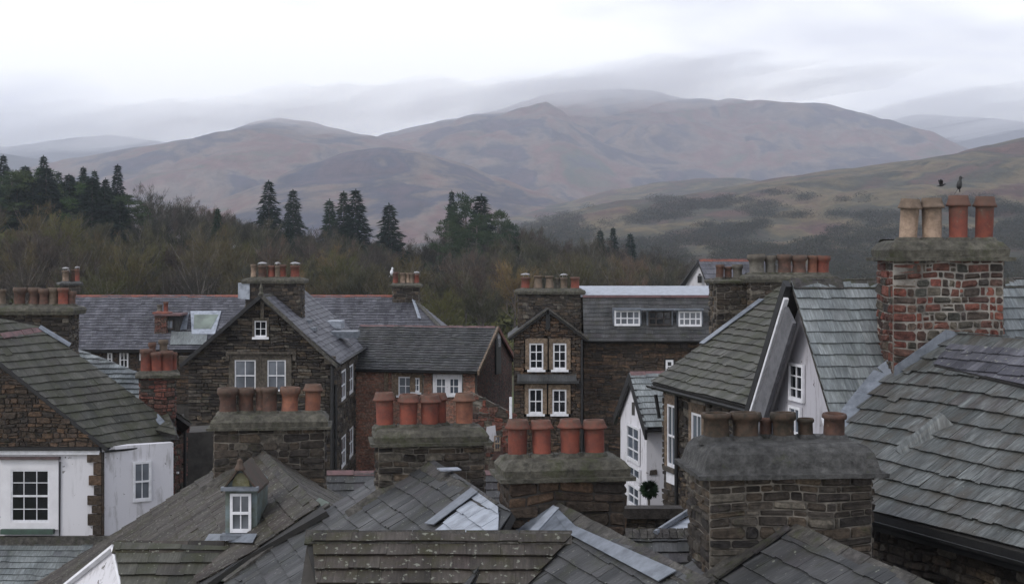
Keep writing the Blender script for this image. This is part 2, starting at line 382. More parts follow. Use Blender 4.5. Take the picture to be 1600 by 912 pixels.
def glass(name, col, rough=.08):
    m, nt = newmat(name); tc = nd(nt, 'ShaderNodeTexCoord')
    n = nd(nt, 'ShaderNodeTexNoise', {'Vector': tc.outputs['Object'], 'Scale': 1.3, 'Detail': 2.0})
    rr = ramp(nt, n.outputs[0], [(.35, tuple(c * .5 for c in col)), (.65, col)])
    finish(nt, rr.outputs[0], rough, n.outputs[0], .06, .02, .6)
    return m
POT_K = pot_mat('clay_blackened', (.075, .050, .036), (.026, .024, .018))
GL_D = glass('glass_dark', (.016, .018, .022)); GL_C = glass('glass_net_curtain', (.17, .185, .21), .2); GL_B = glass('glass_bluish', (.10, .12, .15))
# ------------------------------------------------------------------ hills, valley, woods
def interp(pts, x):
    if x <= pts[0][0]: return pts[0][1]
    for (a, ya), (b, yb) in zip(pts, pts[1:]):
        if x <= b:
            t = (x - a) / (b - a); t = t * t * (3 - 2 * t) * .5 + t * .5
            return ya + (yb - ya) * t
    return pts[-1][1]
def fell_mat(name, cols, big=.0016, patch=None, fine=.02, green=0.0):
    m, nt = newmat(name); tc = nd(nt, 'ShaderNodeTexCoord')
    mp = nd(nt, 'ShaderNodeMapping', {'Vector': tc.outputs['Object'], 'Scale': (1, .55, 1.6), 'Rotation': (0, R(18), 0)})
    n1 = nd(nt, 'ShaderNodeTexNoise', {'Vector': mp.outputs[0], 'Scale': big, 'Detail': 8.0, 'Roughness': .62, 'Distortion': .6})
    k = len(cols); rr = ramp(nt, n1.outputs[0], [(.30 + .42 * i / (k - 1), c) for i, c in enumerate(cols)])
    n2 = nd(nt, 'ShaderNodeTexNoise', {'Vector': mp.outputs[0], 'Scale': fine, 'Detail': 6.0, 'Roughness': .75})
    r2 = ramp(nt, n2.outputs[0], [(.35, .55), (.5, 1.0), (.65, 1.45)])
    c = mixc(nt, .8, rr.outputs[0], r2.outputs[0], 'MULTIPLY')
    if patch:
        n3 = nd(nt, 'ShaderNodeTexNoise', {'Vector': tc.outputs['Object'], 'Scale': patch[0], 'Detail': 7.0, 'Roughness': .7})
        r3 = ramp(nt, n3.outputs[0], [(patch[1], 0.0), (patch[1] + .05, .85)]); c = mixc(nt, r3.outputs[0], c, patch[2])
    finish(nt, c, .95, n2.outputs[0], .8, 6.0, .1)
    return m
FELL_A = fell_mat('fell_purple_brown', [(.018, .018, .036), (.070, .046, .058), (.022, .025, .046), (.14, .105, .085), (.125, .056, .05), (.075, .082, .055), (.045, .042, .062)], .0042, None, .03)
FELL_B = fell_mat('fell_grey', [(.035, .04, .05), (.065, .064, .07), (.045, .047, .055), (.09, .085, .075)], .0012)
FELL_C = fell_mat('fell_moor', [(.026, .024, .027), (.10, .055, .046), (.042, .044, .032), (.125, .098, .055), (.08, .044, .042), (.05, .056, .03)], .0075, (.009, .57, (.018, .024, .018)), .06)
def hill(name, crest, D, front, back, zf, mat, label, amp=.06, seed=0, nx=150, ny=60, pw=1.0, zb=0):
    """crest: profile over photo x of the skyline of this hill at distance D; slopes down to height zf at distance front"""
    me = bpy.data.meshes.new(name); vs = []; fs = []
    x0, x1 = crest[0][0], crest[-1][0]
    for j in range(ny + 1):
        t = j / ny
        if t <= .78:
            q = t / .78; Y = front + (D - front) * q
        else:
            q = 1; Y = D + (back - D) * (t - .78) / .22
        for i in range(nx + 1):
            px = x0 + (x1 - x0) * i / nx
            X = (px - 800) / F * D
            zc = H - (interp(crest, px) - HZ) / F * D
            if t <= .78:
                s = q ** pw; s = s * s * (3 - 2 * s) * .45 + math.sin(s * math.pi / 2) * .55
                z = zf + (zc - zf) * s
            else:
                e = (t - .78) / .22; z = zc + (zb - zc) * e * e * (3 - 2 * e); s = 1 - e
            w = V3((X / D * 7 + seed, Y / D * 9, seed * 1.7))
            g = noise.fractal(w, 1.0, 2.1, 5); rd = abs(noise.noise(w * 1.3 + V3((5, 5, 5)))) 
            z += amp * (zc - zf) * (g * .7 - rd * 1.0) * math.sin(min(1, max(0, q if t <= .78 else s)) * math.pi) ** .8
            z += amp * .10 * (zc - zf) * noise.fractal(w * 3, 1, 2, 4) * min(1, q * 3)
            gl = 1 - abs(noise.noise(V3((X / D * 34 + seed * 3 + g * 2.0, Y / D * 7, 2.0)))) * 2; z -= max(0, gl) ** 3 * amp * .32 * (zc - zf) * math.sin(min(1, max(0, q if t <= .78 else s)) * math.pi) ** .7
            vs.append((X, Y, z))
    for j in range(ny):
        for i in range(nx):
            a = j * (nx + 1) + i; fs.append((a, a + 1, a + nx + 2, a + nx + 1))
    me.from_pydata(vs, [], fs); me.polygons.foreach_set('use_smooth', [True] * len(fs)); me.materials.append(mat)
    o = bpy.data.objects.new(name, me); COL.objects.link(o); tag(o, label, None, None, 'structure'); return o
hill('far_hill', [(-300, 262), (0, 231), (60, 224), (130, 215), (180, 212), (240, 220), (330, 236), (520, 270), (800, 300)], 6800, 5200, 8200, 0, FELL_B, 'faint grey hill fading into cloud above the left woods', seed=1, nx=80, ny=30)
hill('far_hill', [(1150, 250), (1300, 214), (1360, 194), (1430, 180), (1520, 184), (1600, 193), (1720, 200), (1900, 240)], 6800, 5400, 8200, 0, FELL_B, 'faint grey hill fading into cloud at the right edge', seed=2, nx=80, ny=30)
hill('hill', [(300, 300), (480, 252), (560, 226), (620, 206), (700, 189), (760, 177), (820, 160), (860, 150), (900, 144), (960, 141), (1010, 144), (1060, 154), (1120, 161), (1200, 163), (1280, 165), (1330, 177), (1380, 196), (1420, 216), (1465, 238), (1540, 268), (1700, 300)], 5200, 3300, 6800, 0, FELL_A, 'highest fell, its long brown crest touching the cloud', amp=.13, seed=3, nx=220, ny=80)
hill('hill', [(500, 300), (620, 222), (700, 200), (760, 185), (820, 168), (850, 162), (872, 172), (900, 196), (940, 222), (980, 236), (1040, 247), (1090, 258), (1130, 270), (1180, 290), (1300, 340)], 4500, 2900, 5300, 0, FELL_A, 'rounded brown spur running down from the highest fell', amp=.12, seed=4, nx=160, ny=60)
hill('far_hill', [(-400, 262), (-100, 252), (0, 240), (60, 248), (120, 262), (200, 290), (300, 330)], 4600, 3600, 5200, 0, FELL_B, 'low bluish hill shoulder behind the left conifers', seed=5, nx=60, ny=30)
hill('hill', [(-100, 300), (60, 268), (150, 247), (240, 229), (300, 216), (360, 203), (400, 191), (440, 184), (480, 189), (520, 199), (570, 211), (640, 226), (720, 250), (800, 280), (900, 320)], 4100, 2500, 5200, 0, FELL_A, 'rounded pale brown fell above the dark conifers', amp=.12, seed=6, nx=200, ny=70)
hill('hill', [(330, 330), (430, 288), (500, 256), (560, 238), (610, 233), (660, 240), (720, 256), (780, 278), (840, 300), (920, 330), (1000, 350)], 3000, 1900, 3900, 0, FELL_A, 'low dark shoulder in front of the rounded fell', amp=.06, seed=7, nx=120, ny=50)
hill('hill', [(600, 400), (700, 360), (800, 334), (860, 322), (950, 300), (1020, 288), (1080, 282), (1130, 281), (1200, 290), (1300, 320), (1450, 380)], 2700, 1500, 3600, 0, FELL_C, 'brown moorland spur below the highest fell', amp=.07, seed=8, nx=140, ny=60)
RIGHT_CREST = [(760, 375), (860, 340), (950, 320), (1050, 308), (1140, 292), (1220, 279), (1300, 268), (1400, 255), (1480, 242), (1540, 227), (1600, 214), (1700, 196), (1900, 170), (2200, 160)]
hill('hill', RIGHT_CREST, 1750, 520, 2600, -1, FELL_C, 'heathery brown hillside filling the right of the view', amp=.12, seed=9, nx=220, ny=120, pw=1.0)
# the valley floor and the wooded slope behind the village
CREST_Z = [(-600, 22), (-200, 21), (0, 20), (300, 14), (450, 9.5), (600, 7), (850, 6.5), (1000, 3.0), (1100, -.5), (1300, -2), (2400, -2)]
def ground_z(X, Y):
    px = 800 + X / max(Y, 40) * F
    top = interp(CREST_Z, px)
    t = min(1, max(0, (Y - 110) / 230.0)); s = t * t * (3 - 2 * t)
    if Y > 360: s = max(0.0, 1 - (Y - 360) / 220.0)
    return top * s + (1.2 * noise.noise(V3((X * .02, Y * .02, 3))) if Y > 130 else 0)
def terrain():
    vs = []; fs = []; ys = [-30, 0, 30, 60, 90, 110] + [120 + 8 * i for i in range(40)] + [460, 500, 560, 640, 760, 900, 1200, 1800, 2600, 4000, 7000, 14000, 26000]
    nx = 90
    for Y in ys:
        wd = 60 + max(Y, 0) * .85
        for i in range(nx + 1):
            X = -wd + 2 * wd * i / nx; vs.append((X, Y, ground_z(X, Y) if Y > 100 else 0))
    for j in range(len(ys) - 1):
        for i in range(nx):
            a = j * (nx + 1) + i; fs.append((a, a + 1, a + nx + 2, a + nx + 1))
    me = bpy.data.meshes.new('ground'); me.from_pydata(vs, [], fs); me.polygons.foreach_set('use_smooth', [True] * len(fs))
    m, nt = newmat('ground_mat'); tc = nd(nt, 'ShaderNodeTexCoord')
    n1 = nd(nt, 'ShaderNodeTexNoise', {'Vector': tc.outputs['Object'], 'Scale': .03, 'Detail': 7.0, 'Roughness': .65})
    rr = ramp(nt, n1.outputs[0], [(.36, (.055, .048, .032)), (.5, (.07, .068, .036)), (.62, (.07, .10, .035))])
    finish(nt, rr.outputs[0], .95, n1.outputs[0], .5, .5, .1); me.materials.append(m)
    o = bpy.data.objects.new('ground', me); COL.objects.link(o); tag(o, 'ground under the village rising to the wooded slope', None, None, 'structure')
terrain()
def leaf_mat(name, stops, sc=.5):
    m, nt = newmat(name); r, g, b = attr(nt); oi = nd(nt, 'ShaderNodeObjectInfo')
    c = ramp(nt, r, [(i / (len(stops) - 1), s) for i, s in enumerate(stops)])
    v = ramp(nt, oi.outputs['Random'], [(0, (.42, .5, .52)), (.3, (.95, .85, .82)), (.5, (.5, .58, .52)), (.75, (1.0, 1.08, .72)), (.9, (.8, .75, .72)), (1, (1.6, 1.25, 1.05))])
    c2 = mixc(nt, 1.0, c.outputs[0], v.outputs[0], 'MULTIPLY')
    finish(nt, c2, .9, None, spec=.1)
    return m
TWIG = leaf_mat('twigs', [(.05, .047, .044), (.09, .076, .066), (.082, .08, .06), (.125, .10, .086)])
TWIGG = leaf_mat('twigs_mossy', [(.085, .078, .045), (.12, .11, .058), (.13, .12, .065), (.10, .08, .055)])
TWIGO = leaf_mat('twigs_orange', [(.13, .06, .025), (.16, .085, .035), (.085, .05, .03)])
NEED = leaf_mat('needles', [(.012, .026, .022), (.022, .042, .032), (.034, .058, .04)])
NEEDG = leaf_mat('needles_green', [(.028, .052, .027), (.048, .082, .038), (.066, .10, .045)])
BARK = plain_mat('bark', (.15, .13, .115), (.07, .06, .05), .9, 3)
def tree_parts(kind, seed):
    """returns (trunk MB, crown MB) for a tree standing at the origin"""
    rng = random.Random(seed); T = MB(); Cn = MB()
    def tri(p, d, l, w, col):
        s = d.orthogonal().normalized(); s.rotate(Matrix.Rotation(rng.random() * 6.28, 3, d))
        Cn.face([p - s * w, p + s * w, p + d * l], col)
    def rv(): 
        while True:
            v = V3((rng.uniform(-1, 1), rng.uniform(-1, 1), rng.uniform(-1, 1)))
            if .05 < v.length < 1: return v
    if kind.startswith('bare'):
        h = rng.uniform(11, 15); T.tube([(0, 0, -1), (rng.uniform(-.3, .3), 0, h * .3), (rng.uniform(-.6, .6), rng.uniform(-.4, .4), h * .62)], .24, 6, r2=.12)
        rx = h * rng.uniform(.26, .38); ends = []
        nb = 26
        for i in range(nb):
            z0 = h * rng.uniform(.2, .6); a = rng.random() * 6.28; el = rng.uniform(.35, 1.25)
            L = (h - z0) * rng.uniform(.45, .95); dr = V3((math.cos(a) * math.cos(el), math.sin(a) * math.cos(el), math.sin(el)))
            s = min(1, rx / max(.1, L * math.cos(el))); L *= s ** .6
            p1 = V3((0, 0, z0)) + dr * L * .5; p2 = V3((0, 0, z0)) + dr * L + V3((0, 0, .1 * L))
            T.tube([(0, 0, z0), p1, p2], .09, 4, r2=.025)
            for k in range(9):
                ends.append((V3((0, 0, z0)).lerp(p2, rng.uniform(.35, 1)), dr))
        dens = 12 + (seed * 7) % 15
        for (e, dr) in ends:
            col0 = rng.random(); cl = rng.uniform(.5, 1.1)
            for k in range(dens):
                d = (rv() * .9 + dr * .6 + V3((0, 0, .55))).normalized()
                p = e + rv() * cl
                tri(p, d, rng.uniform(.5, 1.25), rng.uniform(.022, .05), (min(1, max(0, col0 + rng.uniform(-.2, .2))), 0, 0))
    elif kind == 'scrub':
        for j in range(16):
            c = V3((rng.uniform(-2.2, 2.2), rng.uniform(-1.5, 1.5), rng.uniform(.6, 3.0))); col0 = rng.random()
            T.tube([(c.x * .5, c.y * .5, -.5), c], .05, 4, r2=.02)
            for k in range(120):
                d = (rv() + V3((0, 0, .7))).normalized()
                tri(c + rv() * 1.3, d, rng.uniform(.35, .9), rng.uniform(.03, .06), (min(1, max(0, col0 + rng.uniform(-.2, .2))), 0, 0))
    elif kind == 'spruce':
        h = rng.uniform(17, 20); T.tube([(0, 0, -1), (0, 0, h * .96)], .26, 6, r2=.03)
        z = h * .10; lay = 0
        while z < h * .985:
            f = (h - z) / h; r = h * .185 * (f ** .78) * rng.uniform(.62, 1.22); nbr = max(5, int(13 * f + 4))
            for i in range(nbr):
                a = i * 6.283 / nbr + rng.uniform(-.3, .3) + lay; L = r * rng.uniform(.65, 1.18); dr0 = V3((math.cos(a), math.sin(a), 0)); col0 = rng.random()
                m = max(7, int(L * 13))
                for k in range(m):
                    t = rng.random() ** .7; p = V3((0, 0, z)) + dr0 * L * t + V3((0, 0, -.32 * L * t * t + .12 * L * t)) 
                    p += V3((-dr0.y, dr0.x, 0)) * rng.uniform(-.32, .32) * L * (1.05 - t) * .8
                    d = (dr0 * rng.uniform(.4, 1) + V3((-dr0.y, dr0.x, 0)) * rng.uniform(-.8, .8) + V3((0, 0, rng.uniform(-.75, .1)))).normalized()
                    tri(p, d, rng.uniform(.45, .9), rng.uniform(.08, .16), (min(1, max(0, col0 * .6 + rng.random() * .4)), 0, 0))
            z += h * .027 * rng.uniform(.8, 1.2) * (.6 + .5 * f); lay += 1
        for k in range(12): tri(V3((0, 0, h * .97)), V3((rng.uniform(-.2, .2), rng.uniform(-.2, .2), 1)).normalized(), .7, .05, (.5, 0, 0))
    elif kind == 'pine':
        h = rng.uniform(14, 18); T.tube([(0, 0, -1), (0, 0, h * .9)], .3, 6, r2=.08)
        for j in range(46):
            z = h * rng.uniform(.25, .97); rr = h * .30 * math.sin(min(1, (h * 1.03 - z) / (h * .55)) * math.pi / 2)
            a = rng.random() * 6.28; q = rng.uniform(.3, 1) * rr; c = V3((math.cos(a) * q, math.sin(a) * q, z)); col0 = rng.random()
            T.tube([(0, 0, z - q * .3), c], .06, 4, r2=.02)
            cs = rng.uniform(.8, 1.5)
            for k in range(120):
                o = rv(); o.z *= .55; d = (rv() + V3((0, 0, .5)) + o * .5).normalized()
                tri(c + o * cs, d, rng.uniform(.35, .75), rng.uniform(.05, .1), (min(1, max(0, col0 * .7 + rng.random() * .3)), 0, 0))
    return T, Cn
PROTO = {}
def proto(kind, v, mat):
    key = (kind, v, mat.name)
    if key not in PROTO:
        T, Cn = tree_parts(kind, hash(kind) % 7 * 0 + v * 13 + len(kind)); 
        a = T.build('trunk', BARK, merge=False); b = Cn.build('crown', mat)
        for o in (a, b): COL.objects.unlink(o)
        PROTO[key] = (a.data, b.data)
        bpy.data.objects.remove(a); bpy.data.objects.remove(b)
    return PROTO[key]
def plant(name, kind, v, mat, X, Y, z, sc, rz, label, cat='tree', group=None, sx=1.0):
    tm, cm = proto(kind, v, mat)
    r = bpy.data.objects.new(name, None); COL.objects.link(r); r.location = (X, Y, z); r.rotation_euler = (0, 0, rz); r.scale = (sc * sx, sc * sx, sc)
    tag(r, label, cat, group)
    for n, me in (('trunk', tm), ('crown', cm)):
        o = bpy.data.objects.new(n, me); COL.objects.link(o); o.parent = r
    return r
WR = random.Random(77)
SKY_W = [(-80, 285), (0, 292), (60, 292), (130, 300), (200, 288), (260, 300), (340, 316), (420, 345), (480, 352), (560, 352), (640, 372), (680, 360), (740, 350), (800, 348), (860, 352), (900, 362), (960, 372), (1030, 385), (1090, 400), (1150, 420), (1400, 430), (1700, 430)]
def woods():
    n = 0; G = 'bare trees of the wood behind the village'
    rows = [(332, 17), (318, 18), (302, 19), (286, 20), (270, 20), (254, 20), (238, 20), (222, 20), (206, 20), (190, 20), (174, 18)]
    for ri, (Y, step) in enumerate(rows):
        xx = -60 + WR.random() * 30
        while xx < 1200:
            px = xx + WR.uniform(-12, 12); Yj = Y + WR.uniform(-8, 8); X = (px - 800) / F * Yj; z = ground_z(X, Yj)
            gap = 610 < px < 690 and 200 < Yj < 300
            top = interp(SKY_W, px)
            hmax = (H - (top - HZ) / F * Yj - z)          # height to reach the skyline of the wood at this place
            sc = min(1.15, hmax / 13.0) * WR.uniform(.8, 1.0) if Y > 290 else min(WR.uniform(.62, .9), hmax / 13.5)
            if px < 225 and Y > 235:
                if WR.random() < .5: gap = True
                sc *= .72
            if sc > .3 and not gap and n < 256:
                low = Y < 240
                u = WR.random()
                if low and u < .35: plant('bare_tree', 'bare', n % 3 + 3, TWIGG, X, Yj, z, sc, WR.random() * 6.28, 'bare mossy olive tree on the lower wooded slope', group='mossy trees on the lower slope')
                else: plant('bare_tree', 'bare', n % 5, TWIG, X, Yj, z, sc, WR.random() * 6.28, 'leafless brown winter tree in the wood behind the village', group=G)
                n += 1
            xx += step * 2222 / 300 / 3.1 * WR.uniform(.8, 1.2)
    return n
NB = woods()
CON = [ # px, top y, Y, kind, width, label
    (420, 289, 318, 'spruce', 1.0, 'tall dark spruce above the gabled stone house, left of its shorter neighbour'),
    (458, 301, 316, 'spruce', .95, 'dark spruce just right of the tallest one above the gabled house'),
    (515, 303, 318, 'spruce', .9, 'dark spruce, left one of three growing close together'),
    (537, 306, 314, 'spruce', .95, 'dark spruce, middle one of three growing close together'),
    (556, 301, 310, 'spruce', 1.1, 'dark spruce, right one of three growing close together'),
    (608, 309, 305, 'spruce', 1.15, 'lone dark spruce beside the grassy clearing'),
    (706, 305, 318, 'spruce', .6, 'thin spruce top at the left of the broad evergreen clump'),
    (728, 297, 312, 'pine', .95, 'broad evergreen, left peak of the big green clump'),
    (752, 294, 312, 'spruce', 1.2, 'broad evergreen, highest peak of the big green clump'),
    (778, 318, 310, 'pine', .9, 'rounded evergreen at the right side of the big green clump'),
    (700, 335, 300, 'pine', .9, 'low rounded evergreen at the foot of the big green clump, left side'),
    (745, 335, 296, 'pine', 1.1, 'rounded evergreen in front of the big green clump'),
    (800, 340, 304, 'pine', .85, 'low evergreen trailing off right of the big green clump'),
    (5, 246, 325, 'spruce', .9, 'dark spruce at the left edge of the view'),
    (45, 262, 322, 'spruce', .8, 'spruce left of the highest tip in the left conifer row'),
    (68, 249, 324, 'spruce', .95, 'highest spruce tip in the left conifer row'),
    (92, 272, 320, 'spruce', .9, 'short spruce right of the highest tip in the left row'),
    (112, 268, 318, 'spruce', .9, 'spruce in the middle of the dark left conifer row'),
    (130, 266, 322, 'spruce', .9, 'narrow spruce right of the middle of the left conifer row'),
    (148, 270, 318, 'spruce', .9, 'bushy spruce before the right end of the left conifer row'),
    (165, 272, 320, 'spruce', .9, 'small spruce beside the last tall one of the left row'),
    (184, 263, 318, 'spruce', .85, 'last tall spruce at the right end of the left conifer row'),
    (80, 300, 306, 'pine', 1.0, 'dark pine below the left conifer row'),
    (128, 312, 304, 'pine', 1.1, 'dark pine lower down below the left conifer row'),
    (340, 330, 268, 'spruce', .8, 'dark spruce low on the slope behind the chimney with a gable beneath'),
    (452, 350, 270, 'spruce', .8, 'dark spruce half hidden low on the slope below the two tall ones'),
    (938, 352, 330, 'spruce', .8, 'small dark conifer on the right end of the wooded ridge'),
    (958, 360, 328, 'spruce', .8, 'small dark conifer, second on the right end of the ridge'),
    (985, 368, 328, 'spruce', .9, 'lowest small conifer at the right end of the ridge'),
]
_cr = random.Random(55)
for i in range(34):
    _px = -15 + i * 6.4 + _cr.uniform(-5, 5); _k = 'pine' if i % 3 == 0 else 'spruce'
    CON.append((_px, interp([(0, 262), (60, 262), (110, 280), (200, 284), (240, 300)], _px) + _cr.uniform(-4, 40), _cr.uniform(268, 312), _k, _cr.uniform(1.3, 1.8), 'dark conifer in the dense mass at the far left of the wood'))
for i, (px, ty, Y, k, wd, lab) in enumerate(CON):
    X = (px - 800) / F * Y; z = ground_z(X, Y); ztop = H - (ty - HZ) / F * Y
    v = i % 3; hh = 18.3 if k == 'spruce' else 16.0
    sc = (ztop - z) / hh
    plant('spruce_tree' if k == 'spruce' else 'pine_tree', k, v, NEED if k == 'spruce' else NEEDG, X, Y, z, sc, i * 1.3, lab, group='conifers rising out of the wood', sx=wd * (1.45 if k == 'spruce' else 1.1))
def scatter_stuff(name, label, mat, spots, seed, size, tris, flat=.8):
    """one mass of undergrowth or far trees: ragged tufts of small faces"""
    rng = random.Random(seed); mb = MB()
    for (X, Y, z, s) in spots:
        c0 = rng.random()
        for k in range(tris):
            while True:
                o = V3((rng.uniform(-1, 1), rng.uniform(-1, 1), rng.uniform(-.3, 1)))
                if o.length < 1: break
            p = V3((X, Y, z)) + V3((o.x * s, o.y * s, o.z * s * flat)); d = V3((rng.gauss(0, .6), rng.gauss(0, .6), rng.uniform(-.2, 1))).normalized()
            q = d.orthogonal().normalized(); q.rotate(Matrix.Rotation(rng.random() * 6.28, 3, d)); l = size * s * rng.uniform(.6, 1.4)
            mb.face([p - q * l * .22, p + q * l * .22, p + d * l], (min(1, max(0, c0 + rng.uniform(-.2, .2))), 0, 0))
    o = mb.build(name, mat); tag(o, label, None, None, 'stuff'); return o
rs = random.Random(5); spots = []
for i in range(2100):
    Y = rs.uniform(150, 345); px = rs.uniform(-60, 1200); X = (px - 800) / F * Y
    if 615 < px < 680 and 215 < Y < 300 and rs.random() < .8: continue
    spots.append((X, Y, ground_z(X, Y), rs.uniform(1.2, 3.0)))
scatter_stuff('undergrowth', 'brown and olive undergrowth between the trees on the slope', TWIGG, spots, 6, .42, 55)
# ------------------------------------------------------------------ far woods on the right hillside, and cloud on the tops
from mathutils.bvhtree import BVHTree
def surf_bvh(objs):
    vs = []; fs = []
    for o in objs:
        n = len(vs); vs += [v.co.copy() for v in o.data.vertices]; fs += [[i + n for i in p.vertices] for p in o.data.polygons]
    return BVHTree.FromPolygons(vs, fs)
_right = [o for o in bpy.data.objects if o.get('label', '') in ('heathery brown hillside filling the right of the view', 'ground under the village rising to the wooded slope')]
_bv = surf_bvh(_right); rs = random.Random(12); spots = []; spots2 = []
c0 = V3((0, 0, H))
for i in range(26000):
    px, py = rs.uniform(780, 1660), rs.uniform(300, 452)
    dd = V3(((px - 800) / F, 1, -(py - HZ) / F)).normalized(); q, nn, ix, ds = _bv.ray_cast(c0, dd)
    if q is None or ds < 330: continue
    den = noise.fractal(V3((px * .011, py * .045, 2.2)), 1, 2, 3)
    low = min(1, max(0, (py - 318) / 75))
    if den * 2.4 + low * 1.0 < .55 + rs.random() * .2: continue
    s = (3.0 + ds * .0036) * rs.uniform(.6, 1.3)
    (spots if rs.random() < .75 else spots2).append((q.x, q.y, q.z, s))
print('FAR', len(spots), len(spots2))
FARW = leaf_mat('far_wood', [(.05, .042, .028), (.065, .053, .035), (.08, .064, .042)]); FARG = leaf_mat('far_scrub', [(.028, .038, .024), (.036, .048, .03)])
scatter_stuff('far_woods', 'brown leafless woods and scrub low on the right hillside', FARW, spots[:3600], 8, .13, 130, .55)
scatter_stuff('far_scrub', 'dark green scrub patches low on the right hillside', FARG, spots2[:1100], 9, .13, 130, .55)
# ------------------------------------------------------------------ building kit
UP = V3((0, 0, 1))
def lathe(mb, prof, n=20, ctr=(0, 0, 0), col=(.5, .5, .5), wob=0, rng=None):
    c = V3(ctr); rings = []
    for (r, z) in prof:
        rings.append([c + V3((r * math.cos(k * 6.28318 / n), r * math.sin(k * 6.28318 / n), z + (rng.uniform(-wob, wob) if rng else 0))) for k in range(n)])
    for i in range(len(prof) - 1):
        for k in range(n): mb.face([rings[i][k], rings[i][(k + 1) % n], rings[i + 1][(k + 1) % n], rings[i + 1][k]], col, smooth=True)
    return rings
def pot_prof(kind, h, r):
    if kind == 'roll':   # flared collar that tapers in above it
        p = [(r * 1.16, 0), (r * 1.16, .05 * h), (r * 1.0, .09 * h), (r * .96, .14 * h), (r * .99, .5 * h), (r * 1.0, .74 * h), (r * 1.03, .765 * h), (r * 1.33, .775 * h), (r * 1.33, .81 * h), (r * 1.22, .84 * h), (r * 1.08, .93 * h), (r * 1.02, 1.0 * h), (r * .8, 1.0 * h), (r * .78, .8 * h), (r * .78, .1 * h)]
    elif kind == 'plain':
        p = [(r * 1.1, 0), (r * 1.1, .06 * h), (r * .97, .1 * h), (r * .94, .8 * h), (r * 1.12, .84 * h), (r * 1.14, .93 * h), (r * 1.05, h), (r * .82, h), (r * .8, .8 * h), (r * .78, .1 * h)]
    elif kind == 'squat':
        p = [(r * 1.1, 0), (r * 1.12, .1 * h), (r * .98, .16 * h), (r * .93, .5 * h), (r * 1.0, .7 * h), (r * 1.2, .76 * h), (r * 1.24, .86 * h), (r * 1.16, h), (r * .86, h), (r * .8, .8 * h), (r * .78, .1 * h)]
    elif kind == 'taper':
        p = [(r * 1.15, 0), (r * 1.08, .1 * h), (r * .82, .75 * h), (r * .8, .85 * h), (r * 1.05, .88 * h), (r * 1.05, .97 * h), (r * .95, h), (r * .7, h), (r * .68, .8 * h), (r * .7, .1 * h)]
    return p
POTM = {}
COWL = plain_mat('weathered_metal', (.34, .34, .35), (.12, .1, .09), .5, 8)
def pot_mesh(kind, h, r, mat):
    k = (kind, round(h, 2), round(r, 2), mat.name)
    if k not in POTM:
        mb = MB(); lathe(mb, pot_prof(kind, h, r), 24, (0, 0, 0))
        mb.face([V3((.8 * r * math.cos(i * .7854), .8 * r * math.sin(i * .7854), .12 * h)) for i in range(8)])
        o = mb.build('chimney_pot', mat, merge=True); POTM[k] = o.data; bpy.data.objects.remove(o)
    return POTM[k]
def add_pot(parent, p, kind, h, r, mat, rng, label=None):
    o = bpy.data.objects.new('chimney_pot', pot_mesh(kind, h, r, mat)); COL.objects.link(o); o.parent = parent
    o.location = V3(p) - ROOTS[parent.name]; o.rotation_euler = (rng.gauss(0, .026), rng.gauss(0, .026), rng.random() * 6.28); q = rng.uniform(.95, 1.04); o.scale = (q, q, rng.uniform(.95, 1.03))
    if label: o['label'] = label
    return o
def loft(mb, rings, col=(.5, .5, .5), top=True, bottom=True, smooth=False):
    for a, b in zip(rings, rings[1:]):
        n = len(a)
        for k in range(n): mb.face([a[k], a[(k + 1) % n], b[(k + 1) % n], b[k]], col, smooth=smooth)
    if top: mb.face(rings[-1], col)
    if bottom: mb.face(rings[0][::-1], col)
def rect_ring(c, ax, hx, hy, z, rng=None, j=0.0, sub=6):
    X, Y = ax; pts = []
    cs = [(-hx, -hy), (hx, -hy), (hx, hy), (-hx, hy)]
    for i in range(4):
        (a, b), (e, f) = cs[i], cs[(i + 1) % 4]
        for k in range(sub):
            t = k / sub; q = c + X * (a + (e - a) * t) + Y * (b + (f - b) * t); n_ = noise.noise_vector(V3((q.x * 3.1, q.y * 3.1, z * 5 + c.x))) + noise.noise_vector(V3((q.x * 11, q.y * 11, z * 17))) * .5; pts.append(q + UP * (z + n_.z * j) + (X * n_.x * j + Y * n_.y * j + Y * 0 if 0 else V3((0, 0, 0))))
    return pts
CAPS = {
    'slope': [(.0, -.10, 0), (.13, -.10, 0), (.135, -.04, 0), (.05, -.035, 0), (.065, .08, 0), (-.02, .20, 0), (-.10, .235, 0)],
    'bell': [(.02, -.06, 0), (.155, -.06, 0), (.16, .0, 0), (.085, .005, 0), (.06, .06, 0), (.04, .15, 0), (.0, .25, 0), (-.07, .33, 0), (-.17, .37, 0)],
    'flat': [(.0, -.06, 0), (.10, -.06, 0), (.12, .02, 0), (.10, .07, 0), (.0, .11, 0), (-.06, .12, 0)],
    'thin': [(.0, -.03, 0), (.09, -.03, 0), (.10, .03, 0), (.06, .06, 0), (-.03, .08, 0)],
}
